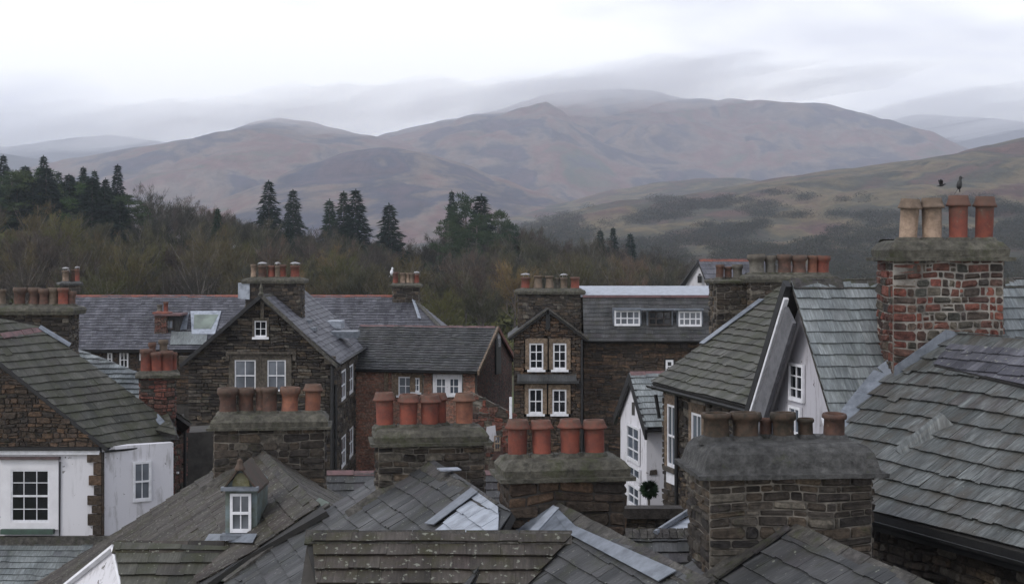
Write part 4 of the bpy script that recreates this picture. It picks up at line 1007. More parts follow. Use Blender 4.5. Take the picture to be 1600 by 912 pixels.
# ------------------------------------------------------------------ right side: big slope, green gable, brick stack
rr_ = random.Random(23)
def right_house():
    r = root('large_stone_house', (7.5, 20, 0), 'big house with steep green slates, and two buff and two red pots on patched brick', 'house')
    # green slates, steep
    s = .951
    O = V3((4.9 * s, 25 * s, H - .45 * s)); u = unit(1, .2); w = unit(.2, -1); k = 1.30
    G = Roof(O, u, w, k); G2 = Roof(O, u, -w, k)
    O2 = V3((4.9 * s, 25 * s, H - .45 * s))
    G.slates(r, G.rect(0, 9.5, .0, 4.4), S3, .225, .14, .34, rr_, dt=.025, deck=RIDGED, lift=.03, th=.012, jit=.005)['label'] = 'steep blue-green slate slope in straight courses'
    G2.slates(r, G2.rect(0, 9.5, .0, 3.6), S3, .3, .2, .4, rr_)
    ridge_tiles(r, O, O + u * 9.5, (w - UP * k).normalized(), (-w - UP * k).normalized(), .17, RIDGED, .45, rr_)
    # gable wall between the verges, facing left
    nrm = -u; a = O + u * .22 - UP * .1; hw = 2.9
    pts = [a, a + w * hw - UP * k * hw, a + w * hw - UP * (k * hw + 1), a - w * 2.2 - UP * (k * 2.2 + 2.0), a - w * 2.2 - UP * k * 2.2]
    m = MB(); pp = pts if (pts[1] - pts[0]).cross(pts[2] - pts[1]).dot(nrm) > 0 else pts[::-1]; m.prism(pp, u * .2); gw = m.build('gable_wall', GABLEG, r)
    body = MB()
    # verge boards: black outside, white inside on the far side; thin white on the near side
    def board(p, q, hgt, th, mat, name, out):
        mm = MB(); d = (q - p).normalized(); nn = d.cross(u).normalized(); nn = nn if nn.z < 0 else -nn
        c = [p, q, q + nn * hgt, p + nn * hgt]; c = [x + nrm * out for x in c]
        c = c if (c[1] - c[0]).cross(c[2] - c[1]).dot(nrm) > 0 else c[::-1]
        mm.prism(c, u * th); return mm.build(name, mat, r)
    e1 = O - w * 2.3 - UP * k * 2.3; e0 = O + w * 3.0 - UP * k * 3.0
    board(O + UP * .02, e1 + UP * .02, .16, .10, BLACK, 'bargeboard', .14)
    board(O - UP * .26, e1 - UP * .26, .06, .08, PAINT, 'bargeboard', .13)
    board(O - UP * .42, e1 - UP * .42, .42, .06, plain_mat('soffit_grey', (.13, .13, .14), (.08, .08, .085), .7, 5), 'soffit_panel', .10)
    board(O + w * 1.5 - UP * (k * 1.5 + .14), e0 - UP * .14, .035, .06, PAINT, 'bargeboard', .10)
    # casement in the gable
    U = w if w.cross(UP).dot(nrm) > 0 else -w      # right seen from outside
    N = V3((U.y, -U.x, 0))
    zc = H - (625 - HZ) / F * 23.2
    # find a spot on the gable plane under pixel (1236, 628)
    q = hit(1236, 624, a, u); window(gw, q + N * .012, U, N, .62, .64, 2, 3, gl=GL_D, sash=False, fw=.05)['label'] = 'open white casement in the gable'
    q = hit(1236, 650, a, u); window(gw, q + N * .012 - UP * .3, U, N, .5, .5, 2, 1, gl=GL_B, sash=False, fw=.05)
    # big streaked slope
    P0 = P(1365, 800, 19.5); uF = unit(.39, -.92); wF = unit(-.92, -.39); kF = .74
    up = P0 - wF * 2.95 + UP * 2.95 * kF
    Fp = Roof(up, uF, wF, kF); Fb = Roof(up, uF, -wF, kF)
    pl = Fp.px([(1482, 520), (1560, 548), (1720, 560), (1900, 950), (1600, 862), (1365, 801), (1270, 775), (1310, 660), (1392, 572)])
    pl = ccw(pl)
    import functools
    # keep the outline convex for clipping: two pieces
    ro = Fp.slates(r, Fp.px([(1482, 521)]) + [Fp.ab(Fp.at(8, 0)), Fp.ab(Fp.at(8, 2.95 * Fp.c))] + Fp.px([(1365, 801), (1240, 770), (1300, 690), (1396, 566)]), S6, .32, .09, .26, rr_, lift=.045, sag=.9, jit=.007); ro['label'] = 'wide streaked grey-green slate slope'
    Fb.slates(r, Fb.rect(-2.5, 8, 0, 3.4), S6, .3, .2, .4, rr_)
    # raised upper panel
    Fp.sheet(r, Fp.px([(1463, 577), (1530, 556), (1725, 575), (1725, 628), (1600, 610)]), SLABD, 'slate_lip', .085, .05)
    m = MB(); slate_fill(m, Fp.O + Fp.N * .085, Fp.U, Fp.V, Fp.N, Fp.px([(1463, 576), (1490, 545), (1725, 562), (1725, 628), (1600, 609)]), .22, .12, .3, rng=rr_, lift=.03); m.build('slate_patch', S5, r)
    # lead saddle in front of the brick stack and lead valley
    ap = Fp.hit(1480, 524)
    lm = MB()
    tops = [P(1396, 583, 22.45), P(1400, 570, 22.5), P(1440, 545, 22.5), P(1480, 514, 22.5), P(1488, 514, 22.5)]
    def quad(mb, c, t=V3((0, .03, 0))): 
        c = [V3(x) for x in c]; c = c if (c[1] - c[0]).cross(c[2] - c[1]).y < 0 else c[::-1]; mb.prism(c, t)
    quad(lm, [P(1397, 604, 22.42), P(1398, 572, 22.42), P(1478, 515, 22.42), P(1481, 542, 22.42), P(1440, 572, 22.42)])
    quad(lm, [P(1481, 542, 22.41), P(1478, 515, 22.41), P(1490, 517, 22.41), P(1545, 556, 22.41), P(1530, 566, 22.41), P(1500, 552, 22.41)])
    lm.build('lead_saddle', LEAD, r)
    vl = [(1398, 575), (1380, 588), (1352, 622), (1330, 650), (1300, 690)]
    sp = []
    for x, y in vl:
        g, f = G.hit(x, y), Fp.hit(x, y); sp.append((g if g.y < f.y else f) + V3((0, -.04, .06)))
    strip(r, sp, (G.N + Fp.N), .36, LEAD, 'valley_lead', .02)
    # low ridge on the slope
    q0, q1 = Fp.hit(1482, 660), Fp.hit(1408, 712); m = MB(); d = (q1 - q0); sd = Fp.N.cross(d.normalized())
    m.prism([q0 + Fp.N * .16 - sd * .0, q0 + Fp.N * .14 - sd * .14, q1 + Fp.N * .08 - sd * .14, q1 + Fp.N * .06][::-1], Fp.N * -.2)
    m.prism([q0 + Fp.N * .16, q1 + Fp.N * .06, q1 + sd * .22, q0 + sd * .22][::-1], Fp.N * -.02)
    m.build('raised_slates', S6, r)
    # eaves, gutter and the dark wall under it
    e0, e1 = Fp.at(-2.2, 2.95 * Fp.c + .03), Fp.at(4.6, 2.95 * Fp.c + .03)
    e0 = Fp.hit(1300, 783); e1 = Fp.at(8, 2.95 * Fp.c)
    gutter(r, e0 + wF * .06 - UP * .08, e1 + wF * .06 - UP * .08, r=.08)
    f = MB(); f.prism([e0 - UP * .02, e1 - UP * .02, e1 - UP * .24, e0 - UP * .24], -wF * .04); f.build('fascia', BLACK, r)
    i0, i1 = e0 - wF * .38, e1 - wF * .38
    wall_stone(r, (i0.x, i0.y), (i1.x, i1.y), 4, e0.z - .05, e1.z - .05, ST1, MORTD, rr_, hr=(.09, .17), wr=(.15, .45))
    b = MB(); b.prism([V3((i0.x, i0.y, 0)), V3((i1.x, i1.y, 0)), V3((i1.x, i1.y, 4)), V3((i0.x, i0.y, 4))], V3((3.5, 1.5, 0))); b.build('wall', MORTD, r)
    b = MB(); b.prism([V3((i0.x, i0.y, 4)), V3((i1.x, i1.y, 4)), V3((i1.x, i1.y, e1.z)), V3((i0.x, i0.y, e0.z))], V3((.6, .2, .1))); b.build('wall', MORTD, r)
    # patched brick stack
    pots = [(-.52, 0, 'roll', .74, .155, POT_C, 'buff chimney pot with grey stains'), (-.12, 0, 'roll', .74, .155, POT_C), (.31, 0, 'roll', .74, .155, POT_R), (.73, 0, 'roll', .73, .15, POT_R)]
    ch = chim_px(r, 1394, 1569, 22.6, .82, 398, 10.2, R(2.5), BR2, MORTL, ST5, 'slope', (.09, .17), (.10, .30), pots, rr_, quoin=.3, capscale=.98, prot=(.012, .035), irr=.02, gap=.024)
    ch['label'] = 'stack of red brick and rubble with pale mortar'
    # lead up the left side of the stack
    strip(r, [P(1384, 441, 23.55), P(1394, 560, 22.9)], V3((-.7, -.7, .2)), .09, LEAD, 'flashing', .02)
    return r, G, Fp
R_H, G_, F_ = right_house()
# S: stone wing with the long left-facing slope and two tall windows
def wing():
    e0 = PZ(1175, 637, 9.8); e1 = PZ(1020, 598, 9.8)          # eave, near to far
    ue = (e1 - e0).normalized(); n_ = V3((-ue.y, ue.x, 0)); n_ = n_ if n_.x < 0 else -n_
    r = root('stone_house', (6.5, 33, 0), 'stone wing with a broad mossy slate slope falling left to two tall white windows', 'house')
    k = 2.3 / 3.4; hw = 3.5
    O = e1 - n_ * hw + UP * k * hw
    A = Roof(O, -ue, n_, k); B = Roof(O, -ue, -n_, k); L = (e1 - e0).length + 2.4
    A.slates(r, A.rect(-.1, L, .0, hw * A.c), S4, .27, .16, .38, rr_, lift=.035, sag=1.0, jit=.014)
    B.slates(r, B.rect(-.1, L, .0, hw * A.c * .8), S4, .4, .3, .5, rr_)
    ridge_tiles(r, O, O - ue * L, (n_ - UP * k).normalized(), (-n_ - UP * k).normalized(), .16, RIDGED, .45, rr_)
    gutter(r, e1 + n_ * .08 - UP * .06 + ue * .1, e0 + n_ * .08 - UP * .06 - ue * 2, r=.075)
    w0, w1 = e1 - n_ * .3, e0 - n_ * .3 - ue * 2.4
    gb, _, _ = gable_body(r, O, -ue, L, hw, hw, k, 0, MORTD, inset=.42, a0=.12)
    # windows, positions along the wall from the far end
    U = -ue; N = n_
    def along(px):
        d = V3(((px - 800) / F, 1, 0)); A0 = V3((w0.x, w0.y, 0)); den = d.x * U.y - d.y * U.x
        t = (A0.x * U.y - A0.y * U.x) / den; return (d * t - A0).dot(U), t
    specs = []
    for (x0, x1, y0, y1) in ((1045, 1058, 630, 727), (1083, 1099, 643, 745)):
        s0, t0 = along(x0); s1, t1 = along(x1); z0 = H - (y1 - HZ) / F * t0; z1 = H - (y0 - HZ) / F * t0
        specs.append((s0, s1, z0, z1))
    holes = [(s0 - .2, z0 - .12, s1 + .2, z1 + .3) for s0, s1, z0, z1 in specs]
    Ow, Uw, Nw, Lw = wall_stone(r, (w0.x, w0.y), (w1.x, w1.y), 4.5, e0.z - .05, e0.z - .05, ST1, MORT, rr_, holes=holes, hr=(.1, .18), wr=(.2, .5), quoin=.4)
    for s0, s1, z0, z1 in specs:
        window(r, Ow + Uw * s0 + UP * z0, Uw, Nw, s1 - s0, z1 - z0, 2, 2, gl=GL_B, sill=ST2, surround=ST3, fw=.06, bar=.03)
    s, t = along(1064); q = Ow + Uw * s + Nw * .12; pipe(r, [q + UP * (e0.z - .12), q + UP * 4], .05)
    s, t = along(1036); q = Ow + Uw * s + Nw * .1; pipe(r, [q + UP * (e0.z - .3) + Nw * .1, q + UP * (e0.z - .9)], .045, name='bracket')
    # lower white panel and small door area
    s0, t0 = along(1045); s1, t1 = along(1060); m = MB()
    m.prism([Ow + Uw * s0 + UP * (H - 352 / F * t0) + Nw * .07, Ow + Uw * s1 + UP * (H - 352 / F * t0) + Nw * .07, Ow + Uw * s1 + UP * (H - 332 / F * t0) + Nw * .07, Ow + Uw * s0 + UP * (H - 332 / F * t0) + Nw * .07], Nw * -.05); m.build('painted_panel', PAINT, r)
    # far-end verge with lead, and the two stacks on it
    strip(r, [A.at(.02, .6, .09), A.at(.02, 2.6, .09)], A.N, .3, LEAD, 'verge_lead', .02)
    chim_px(r, 1172, 1300, 37.6, .9, 437, 8.5, R(4), ST1, MORT, ST5, 'flat', (.1, .18), (.16, .45),
        [(-.86, 0, 'squat', .60, .2, POT_G), (-.46, .05, 'squat', .58, .14, POT_G), (-.05, 0, 'squat', .6, .19, POT_B), (.4, 0, 'squat', .6, .2, POT_B), (.92, 0, 'plain', .58, .16, POT_O), (1.38, 0, 'squat', .6, .18, POT_R)][:6] if 0 else
        [(-.80, 0, 'squat', .56, .2, POT_G), (-.42, .05, 'squat', .54, .14, POT_G), (-.06, 0, 'squat', .56, .18, POT_B), (.34, 0, 'squat', .56, .18, POT_B), (.70, 0, 'plain', .54, .14, POT_O), (.98, .0, 'squat', .55, .16, POT_R)], rr_, capscale=1.2, label='wide stack with six mixed pots, the right ones red')
    chim_px(r, 1119, 1171, 37.9, .9, 441, 8.2, R(4), ST1, MORT, ST5, 'thin', (.1, .18), (.16, .4),
        [(-.26, 0, 'plain', .42, .11, POT_B), (.0, .1, 'plain', .38, .1, POT_B), (.24, 0, 'squat', .42, .13, POT_G)], rr_, label='lower stack with three small brown pots')
    return r
wing()
# T: white cottage gable in the middle distance
def cottage():
    r = root('white_cottage', (4.2, 43, 0), 'narrow whitewashed cottage with a green slate roof and red ridge, beside the stone wing', 'house')
    ap = P(993, 583, 42); bl = PZ(968, 642, 8.24); br = PZ(1012, 662, 8.24)
    w = (br - bl); w.z = 0; hw = w.length / 2; w.normalize(); u = V3((-w.y, w.x, 0)); u = u if u.y > 0 or u.x > 0 else -u
    if u.x < 0: u = -u
    mid = (bl + br) / 2; O = V3((mid.x, mid.y, ap.z)); k = (ap.z - 8.24) / hw
    A = Roof(O, u, w, k); B = Roof(O, u, -w, k)
    A.slates(r, A.rect(-.12, 3.2, 0, (hw + .12) * A.c), S3, .26, .2, .4, rr_)
    B.slates(r, B.rect(-.12, 3.2, 0, (hw + .12) * A.c), S3, .26, .2, .4, rr_)
    ridge_tiles(r, O - u * .1, O + u * 3.2, (w - UP * k).normalized(), (-w - UP * k).normalized(), .13, RIDGEP, .45, rr_)
    m = MB(); n = -u
    pts = [O - UP * .1, O + w * (hw - .12) - UP * (k * (hw - .12) + .1), V3((O.x + w.x * (hw - .12), O.y + w.y * (hw - .12), 0)), V3((O.x - w.x * (hw - .12), O.y - w.y * (hw - .12), 0)), O - w * (hw - .12) - UP * (k * (hw - .12) + .1)]
    pts = pts if (pts[1] - pts[0]).cross(pts[2] - pts[1]).dot(n) > 0 else pts[::-1]
    m.prism(pts, u * 3.1); gw = m.build('wall', WHITES, r)
    U = w if w.cross(UP).dot(n) > 0 else -w
    for s in (-1, 1):
        b = MB(); p = O - u * .14 + UP * .03; q = p + w * s * (hw + .2) - UP * k * (hw + .2); c = [p, q, q - UP * .3, p - UP * .3]
        c = c if (c[1] - c[0]).cross(c[2] - c[1]).dot(n) > 0 else c[::-1]; b.prism(c, u * .08); b.build('bargeboard', BLACK, r)
    for (x0, x1, y0, y1, ny) in ((982, 1001, 660, 716, 3), (983, 1002, 722, 742, 1), (984, 1001, 752, 786, 2)):
        q = hit(x0, y1, O, u); q2 = hit(x1, y1, O, u); h = (y1 - y0) / F * q.y
        window(r, q + n * .02, U, n, (q2 - q).length, h, 2, ny, gl=GL_B, sash=False, fw=.07, bar=.04)
    for (x0, x1, y0, y1) in ((988, 992, 628, 648),):
        q = hit(x0, y1, O, u); q2 = hit(x1, y1, O, u); m = MB(); h = (y1 - y0) / F * q.y
        m.prism([q + n * .02, q2 + n * .02, q2 + UP * h + n * .02, q + UP * h + n * .02], -n * .015); m.build('vent_slit', MORTD, r)
    # rough dark stones showing through on the right flank
    q0 = O + w * (hw - .12); A0 = V3((q0.x, q0.y, 0)) ; m = MB(); rg2 = random.Random(3)
    for i in range(34):
        a = rg2.uniform(.05, 2.4); z = rg2.uniform(2.5, 7.6); s = rg2.uniform(.15, .45)
        pts = [A0 + u * a + w * .03 + UP * z, A0 + u * (a + s) + w * .03 + UP * (z + .02), A0 + u * (a + s * .9) + w * .03 + UP * (z + s * .7), A0 + u * (a + .02) + w * .03 + UP * (z + s * .6)]
        pts = pts if (pts[1] - pts[0]).cross(pts[2] - pts[1]).dot(w) > 0 else pts[::-1]
        m.prism(pts, -w * .03, rc(rg2))
    m.build('bare_stonework', ST1, gw)
    gutter(r, A.at(-.1, (hw + .14) * A.c) - UP * .05, A.at(3.2, (hw + .14) * A.c) - UP * .05, r=.06)
cottage()
def topiary():
    q = P(1014, 790, 36.5); r = root('potted_shrub', (q.x, q.y, q.z - .6), 'small dark round-headed shrub in front of the white cottage', 'shrub')
    m = MB(); m.tube([(q.x, q.y, q.z - .6), (q.x, q.y, q.z + .25)], .03, 6); m.build('stem', BARK, r)
    rng = random.Random(9); c = MB(); ctr = V3((q.x, q.y, q.z + .42))
    for i in range(1400):
        d = V3((rng.gauss(0, 1), rng.gauss(0, 1), rng.gauss(0, 1))).normalized(); p = ctr + V3((d.x * .2, d.y * .2, d.z * .19)) * rng.random() ** .4 * (1 + .2 * noise.noise(d * 3)); s = d.orthogonal().normalized() * .02
        c.face([p - s, p + s, p + d * rng.uniform(.04, .1)], (rng.random(), 0, 0))
    c.build('leaves', NEEDG, r)
    m = MB(); lathe(m, [(.12, -.62), (.17, -.3), (.18, -.28), (.15, -.28), (.14, -.36)], 12, (q.x, q.y, q.z)); m.build('pot', POT_B, r)
    t = root('stone_ledge', (q.x, q.y + .1, 0), 'low stone ledge carrying the round-headed shrub below the cottage', 'ledge')
    m = MB(); m.box((q.x, q.y + .1, (q.z - .62) / 2), (1.6, 1.2, q.z - .62)); m.build('wall', ST1, t)
topiary()
# X: white gable with slate roof and red ridge, farther behind
def far_white():
    Yf = 95; O = P(1092, 406, Yf); r = root('white_gabled_house', (O.x + 2, O.y + 3, 0), 'far white gable with one dark slit window and a slate roof with red ridge', 'house')
    u = unit(.93, .37); w = V3((u.y, -u.x, 0)); k = 1.25; hw = 1.75
    w = unit(.5, -.87) if 0 else V3((.37, -.93, 0))
    A = Roof(O, u, w, k); B = Roof(O, u, -w, k)
    A.slates(r, A.rect(-.1, 5.5, 0, 3.2), S5, .4, .3, .6, rr_); B.slates(r, B.rect(-.1, 5.5, 0, 3.4), S5, .4, .3, .6, rr_)
    ridge_tiles(r, O, O + u * 5.5, (w - UP * k).normalized(), (-w - UP * k).normalized(), .16, RIDGER, .5, rr_)
    # gable facing us
    a, b, c = O, P(1114, 450, 94.5), P(1066, 452, 96); a = P(1092, 408, 94.9)
    m = MB(); d = P(1066, 560, 96); e = P(1114, 560, 94.5)
    m.prism([a, c, V3((c.x, c.y, 2)), V3((b.x, b.y, 2)), b][::1], V3((2.6, 3.4, 0))); gw = m.build('wall', WHITE, r)
    bb = MB(); bb.prism([a + V3((0, -.1, .12)), a + V3((0, -.1, -.22)), c + V3((-.12, -.1, -.25)), c + V3((-.35, -.1, .0))], V3((0, .15, 0))); bb.build('bargeboard', BLACK, r)
    q = P(1090, 442, 94.7); m = MB(); m.prism([q, q + V3((.28, 0, 0)), q + V3((.28, .02, .48)), q + V3((0, .02, .48))], V3((0, .08, 0))); m.prism([q + V3((.05, 0, .5)), q + V3((.23, 0, .5)), q + V3((.2, .02, .62)), q + V3((.08, .02, .62))], V3((0, .08, 0))); m.build('window', BLACK, r)
    return r
far_white()
# ------------------------------------------------------------------ middle distance
rm = random.Random(31)
def win_px(parent, x0, x1, y0, y1, Y, **kw):
    q = P(x0, y1, Y); return window(parent, q, V3((1, 0, 0)), V3((0, -1, 0)), (x1 - x0) / F * Y, (y1 - y0) / F * Y, **kw)
def hole_px(x0, x1, y0, y1, Y, X0, m=.17, up=.25, dn=.1):
    return ((x0 - 800) / F * Y - X0 - m, H - (y1 - HZ) / F * Y - dn, (x1 - 800) / F * Y - X0 + m, H - (y0 - HZ) / F * Y + up)
# N: central gabled house
def gabled():
    Y = 65; r = root('gabled_stone_house', (-11.5, 71, 0), 'dark stone house, wide gable with two big sash windows and a tiny attic window', 'house')
    ap = P(408, 462, Y); zl = P(283, 568, Y).z; L = 13
    hw = 3.6; k = (ap.z - zl) / 3.62; u = V3((0, 1, 0)); wR = V3((1, 0, 0))
    A = Roof(ap, u, wR, k); B = Roof(ap, u, -wR, k)
    A.slates(r, A.rect(-.35, L, 0, 3.66 * A.c), S5, .30, .25, .5, rm); B.slates(r, B.rect(-.35, L, 0, 3.66 * A.c), S5, .3, .25, .5, rm)
    ridge_tiles(r, ap - V3((0, .3, 0)), ap + u * L, V3((1, 0, -k)).normalized(), V3((-1, 0, -k)).normalized(), .15, RIDGED, .5, rm)
    gable_body(r, ap, u, L, 3.6, 3.6, k, 0, MORTD, inset=.3)
    X0, X1 = ap.x - 3.32, ap.x + 3.32; ze = ap.z - 3.32 * k - .1
    wins = [(367, 400, 562, 611), (418, 447, 562, 611)]
    small = (398, 417, 501, 526)
    holes = [hole_px(*w, Y, X0) for w in wins] + [hole_px(*small, Y, X0, .1, .12)]
    for (x0, x1, y0, y1) in ((356, 460, 549, 562),): holes.append(hole_px(x0, x1, y0, y1, Y, X0, .0, .0, 0))
    wall_stone(r, (X0, Y), (X1, Y), 1.0, ze, ze, ST1, MORTD, rm, holes=holes, apex=(3.32, ap.z - .12), hr=(.1, .2), wr=(.25, .7), quoin=.5)
    for w in wins: win_px(r, *w, Y, nx=2, ny=2, gl=GL_C, surround=ST2, sill=ST2, sw=.26, lintel=.3, fw=.06, bar=.035, proud=.085)['label'] = 'white sash window with pale net curtain'
    win_px(r, *small, Y, nx=2, ny=2, gl=GL_D, surround=ST2, sill=PAINT, sw=.1, lintel=.15, sash=False, fw=.05, bar=.03, proud=.08)['label'] = 'tiny attic window'
    hm = MB(); c = P(408, 551, Y - .1); hm.box(c, (104 / F * Y, .22, .1))
    for x in (356, 460): hm.box(P(x, 556, Y - .08), (.14, .2, .42))
    hm.build('hood_mould', ST2, r)
    # verge copings, finial, kneelers, downpipes
    for s, pts in ((-1, ((408, 458), (281, 569))), (1, ((408, 458), (527, 569)))):
        a, b = P(*pts[0], Y - .42), P(*pts[1], Y - .42); m = MB()
        m.prism([a, b, b - UP * .2, a - UP * .22][::(-1 if s > 0 else 1)], V3((0, .1, 0))); m.build('bargeboard', BLACK if s < 0 else RIDGED, r)
    m = MB(); lathe(m, [(.12, 0), (.14, .12), (.07, .2), (.1, .34), (.05, .5), (.0, .62)], 8, P(408, 463, Y - .35)); m.build('finial', ST5, r)
    m = MB(); m.box(P(410, 485, Y - .1), (.16, .12, .9)); m.build('king_post', ST2, r)
    for x in (289, 516): m = MB(); m.box(P(x, 562, Y - .12), (.5, .25, .35)); m.build('kneeler', ST2, r)
    pipe(r, [P(519, 572, Y - .12), P(519, 760, Y - .12)], .09); pipe(r, [P(525, 600, Y - .05), P(525, 760, Y - .05)], .06)
    # right flank
    xs = ap.x + 3.34; hl = []; wn = []
    for (ya, yb, z0, z1) in ((67.3, 69.2, 6.1, 7.55), (70.6, 72.4, 6.1, 7.55), (67.3, 69.2, 2.9, 4.4), (70.6, 72.4, 2.9, 4.4), (74, 75.6, 6.1, 7.5)):
        hl.append((ya - Y - .15, z0 - .1, yb - Y + .15, z1 + .2)); wn.append((ya, yb, z0, z1))
    Oo, Uu, Nn, LL = wall_stone(r, (xs, Y), (xs, Y + L), 0, ze, ze, ST1, MORTD, rm, holes=hl, hr=(.12, .22), wr=(.3, .8), quoin=.5)
    for ya, yb, z0, z1 in wn: window(r, Oo + Uu * (ya - Y) + UP * z0, Uu, Nn, yb - ya, z1 - z0, 2, 2, gl=GL_B, sill=ST2, surround=ST2, sw=.14, fw=.1, bar=.06)
    gutter(r, V3((ap.x + 3.75, Y - .3, ze - .05)), V3((ap.x + 3.75, Y + L, ze - .05)), r=.08)
    # chimney behind the apex
    chim_px(r, 384, 470, 68, 1.2, 440, 8, 0, ST1, MORTD, ST5, 'flat', (.12, .2), (.2, .6),
        [(-1.05, 0, 'plain', .66, .13, POT_C, 'pale narrow pot at the end of the row'), (-.62, 0, 'plain', .62, .2, POT_B), (-.2, .1, 'plain', .62, .18, POT_R), (.12, -.05, 'plain', .62, .13, POT_T), (.3, .1, 'plain', .66, .2, POT_R), (.95, 0, 'plain', .62, .22, POT_R)], rm, capscale=1.5, cowl=.5)
    m = MB(); m.prism([P(372, 466, 67.9), P(390, 468, 67.9), P(390, 442, 67.9), P(372, 442, 67.9)], V3((0, .9, 0))); m.build('painted_stack_side', LEADW, r)
    # lead-topped dormers on the right slope
    for (x, y, Yd, w, d, h) in ((537, 518, 72, 1.5, 1.5, .2), (512, 502, 74.5, 1.6, 1.6, .25), (478, 500, 69, .5, .9, .12), (488, 512, 67.6, .4, .7, .1)):
        q = P(x, y, Yd); m = MB(); m.box((q.x, q.y, q.z - h * .6), (w, d, h * 1.6)); o = m.build('lead_dormer', LEADW if h > .2 else LEAD, r)
    return r
gabled()
# L: long slate roof with red ridge
def terrace():
    Y = 86; r = root('long_slate_house', (-18, 84, 0), 'long purple-grey slate roof with a thin red ridge behind the gabled stone house', 'house')
    O = P(112, 462, Y); E = P(640, 469, Y); E.z = O.z; L = (E - O).length; u = V3((1, 0, 0)); w = V3((0, -1, 0)); k = .68; hw = 4.4
    A = Roof(O, u, w, k); B = Roof(O, u, -w, k)
    A.slates(r, A.rect(-.3, L, 0, hw * A.c), S5, .26, .22, .42, rm, jit=.02, lift=.04); B.slates(r, B.rect(-.3, L, 0, hw * A.c), S5, .5, .4, .7, rm)
    # hipped right end
    hx = Roof(V3((E.x, E.y, E.z)), V3((0, 1, 0)), V3((1, 0, 0)), k * 1.35)
    hd = hw; m = MB(); tri = [hx.ab(E), hx.ab(E + V3((hd / 1.35, -hw, -hw * k))), hx.ab(E + V3((hd / 1.35, hw, -hw * k)))]
    slate_fill(m, hx.O, hx.U, hx.V, hx.N, tri, .3, .25, .45, rng=rm); m.build('hip_roof', S5, r); d = MB(); hx.slab(d, tri); d.build('roof_deck', SLABD, r)
    Atri = [A.ab(E - V3((.0, 0, 0))), A.ab(E + V3((0, -hw, -hw * k))), A.ab(E + V3((hd / 1.35, -hw, -hw * k)))]
    m = MB(); slate_fill(m, A.O, A.U, A.V, A.N, Atri, .26, .22, .42, rng=rm); m.build('roof', S5, r); d = MB(); A.slab(d, Atri); d.build('roof_deck', SLABD, r)
    strip(r, [E + UP * .1, E + V3((hd / 1.35, -hw, -hw * k + .1))], V3((.4, -.4, 1)), .3, RIDGED, 'hip_cap', .05)
    strip(r, [E + UP * .1 + V3((.2, -.3, -.1)), E + V3((.75, -2.1, -1.25))], V3((.6, -.3, 1)), .2, LEADW, 'flashing', .05)
    ridge_tiles(r, O, E, V3((0, -1, -k)).normalized(), V3((0, 1, -k)).normalized(), .18, RIDGER, .5, rm)
    ze = O.z - hw * k
    b = MB(); b.box(((O.x + E.x) / 2 + .5, Y, ze / 2 + .1), (L + .5, 2 * hw - 1.0, ze - .1)); b.build('wall', MORTD, r)
    X0 = O.x; Yw = Y - hw + .45
    wl = [(168, 176, 550, 571), (187, 201, 548, 576), (218, 226, 551, 563)]
    wall_stone(r, (X0, Yw), (X0 + 9.5, Yw), 4.5, ze - .1, ze - .1, ST4, MORTD, rm, holes=[hole_px(*w, Yw, X0, .05, .1, .05) for w in wl], hr=(.14, .24), wr=(.3, .7))
    for w in wl: win_px(r, *w, Yw, nx=2 if w[1] - w[0] > 9 else 1, ny=2, gl=GL_D, fw=.09, bar=.05, surround=ST4, sw=.1)
    gutter(r, V3((O.x, Y - hw - .1, ze - .06)), V3((E.x, Y - hw - .1, ze - .06)), r=.09)
    chim_px(r, 99, 123, Y + .3, .9, 444, 9, R(25), ST1, MORT, ST6, 'thin', (.14, .22), (.25, .6), [(-.25, 0, 'plain', .75, .2, POT_C), (-.05, .35, 'plain', .6, .1, POT_G), (.22, .25, 'taper', .8, .15, POT_B), (.42, -.1, 'plain', .8, .14, POT_R)], rm, capscale=1.8, cowl=.5, label='end stack with a pale pot and three darker ones')
    chim_px(r, 614, 654, Y - .6, 1.0, 447, 9, R(0), ST1, MORT, ST5, 'thin', (.14, .22), (.25, .6), [(-.66, 0, 'plain', .75, .16, POT_R), (-.22, 0, 'plain', .7, .17, POT_C), (.1, .1, 'plain', .68, .13, POT_C), (.34, .0, 'plain', .68, .15, POT_T), (.62, 0, 'plain', .6, .16, POT_R)], rm, capscale=1.8, cowl=.4, label='hip-end stack with two pale pots between red ones')
    # rooflight with lead surround, brick chimney and dormer on the slope
    q = lambda pts: A.px(pts)
    A.sheet(r, q([(298, 488), (346, 488), (336, 524), (300, 524)]), LEADW, 'lead_frame', .12, .08)
    A.sheet(r, q([(304, 494), (342, 494), (330, 516), (303, 516)]), glass('skylight_glass', (.20, .24, .20), .15), 'skylight', .14, .015)
    A.sheet(r, q([(268, 520), (325, 520), (322, 540), (266, 540)]), S3, 'mossy_patch', .10)
    A.sheet(r, q([(284, 492), (296, 490), (292, 516), (268, 520)]), LEAD, 'flashing', .11)
    dm = MB(); p = A.hit(264, 518); dm.box((p.x, p.y + .9, p.z + .45), (1.3, 2.0, 1.0)); dd = dm.build('dormer', SLABD, r)
    dl = MB(); dl.box((p.x, p.y + .8, p.z + 1.0), (1.6, 2.3, .12)); dl.build('dormer_roof', RIDGEP, dd)
    win_px(dd, 258, 271, 500, 514, p.y - .14, nx=2, ny=1, gl=GL_B, sash=False, frame=ST4)
    p = A.hit(252, 520); chimney(r, p.x, p.y + .3, .7, .8, p.z - .6, p.z + 1.15, 0, BR1, MORTD, RIDGER, 'thin', (.1, .14), (.2, .35), [(-.15, 0, 'plain', .45, .15, POT_G), (.2, 0, 'plain', .6, .13, POT_R)], rm, label='short red brick stack on the slope')
    return r
terrace()
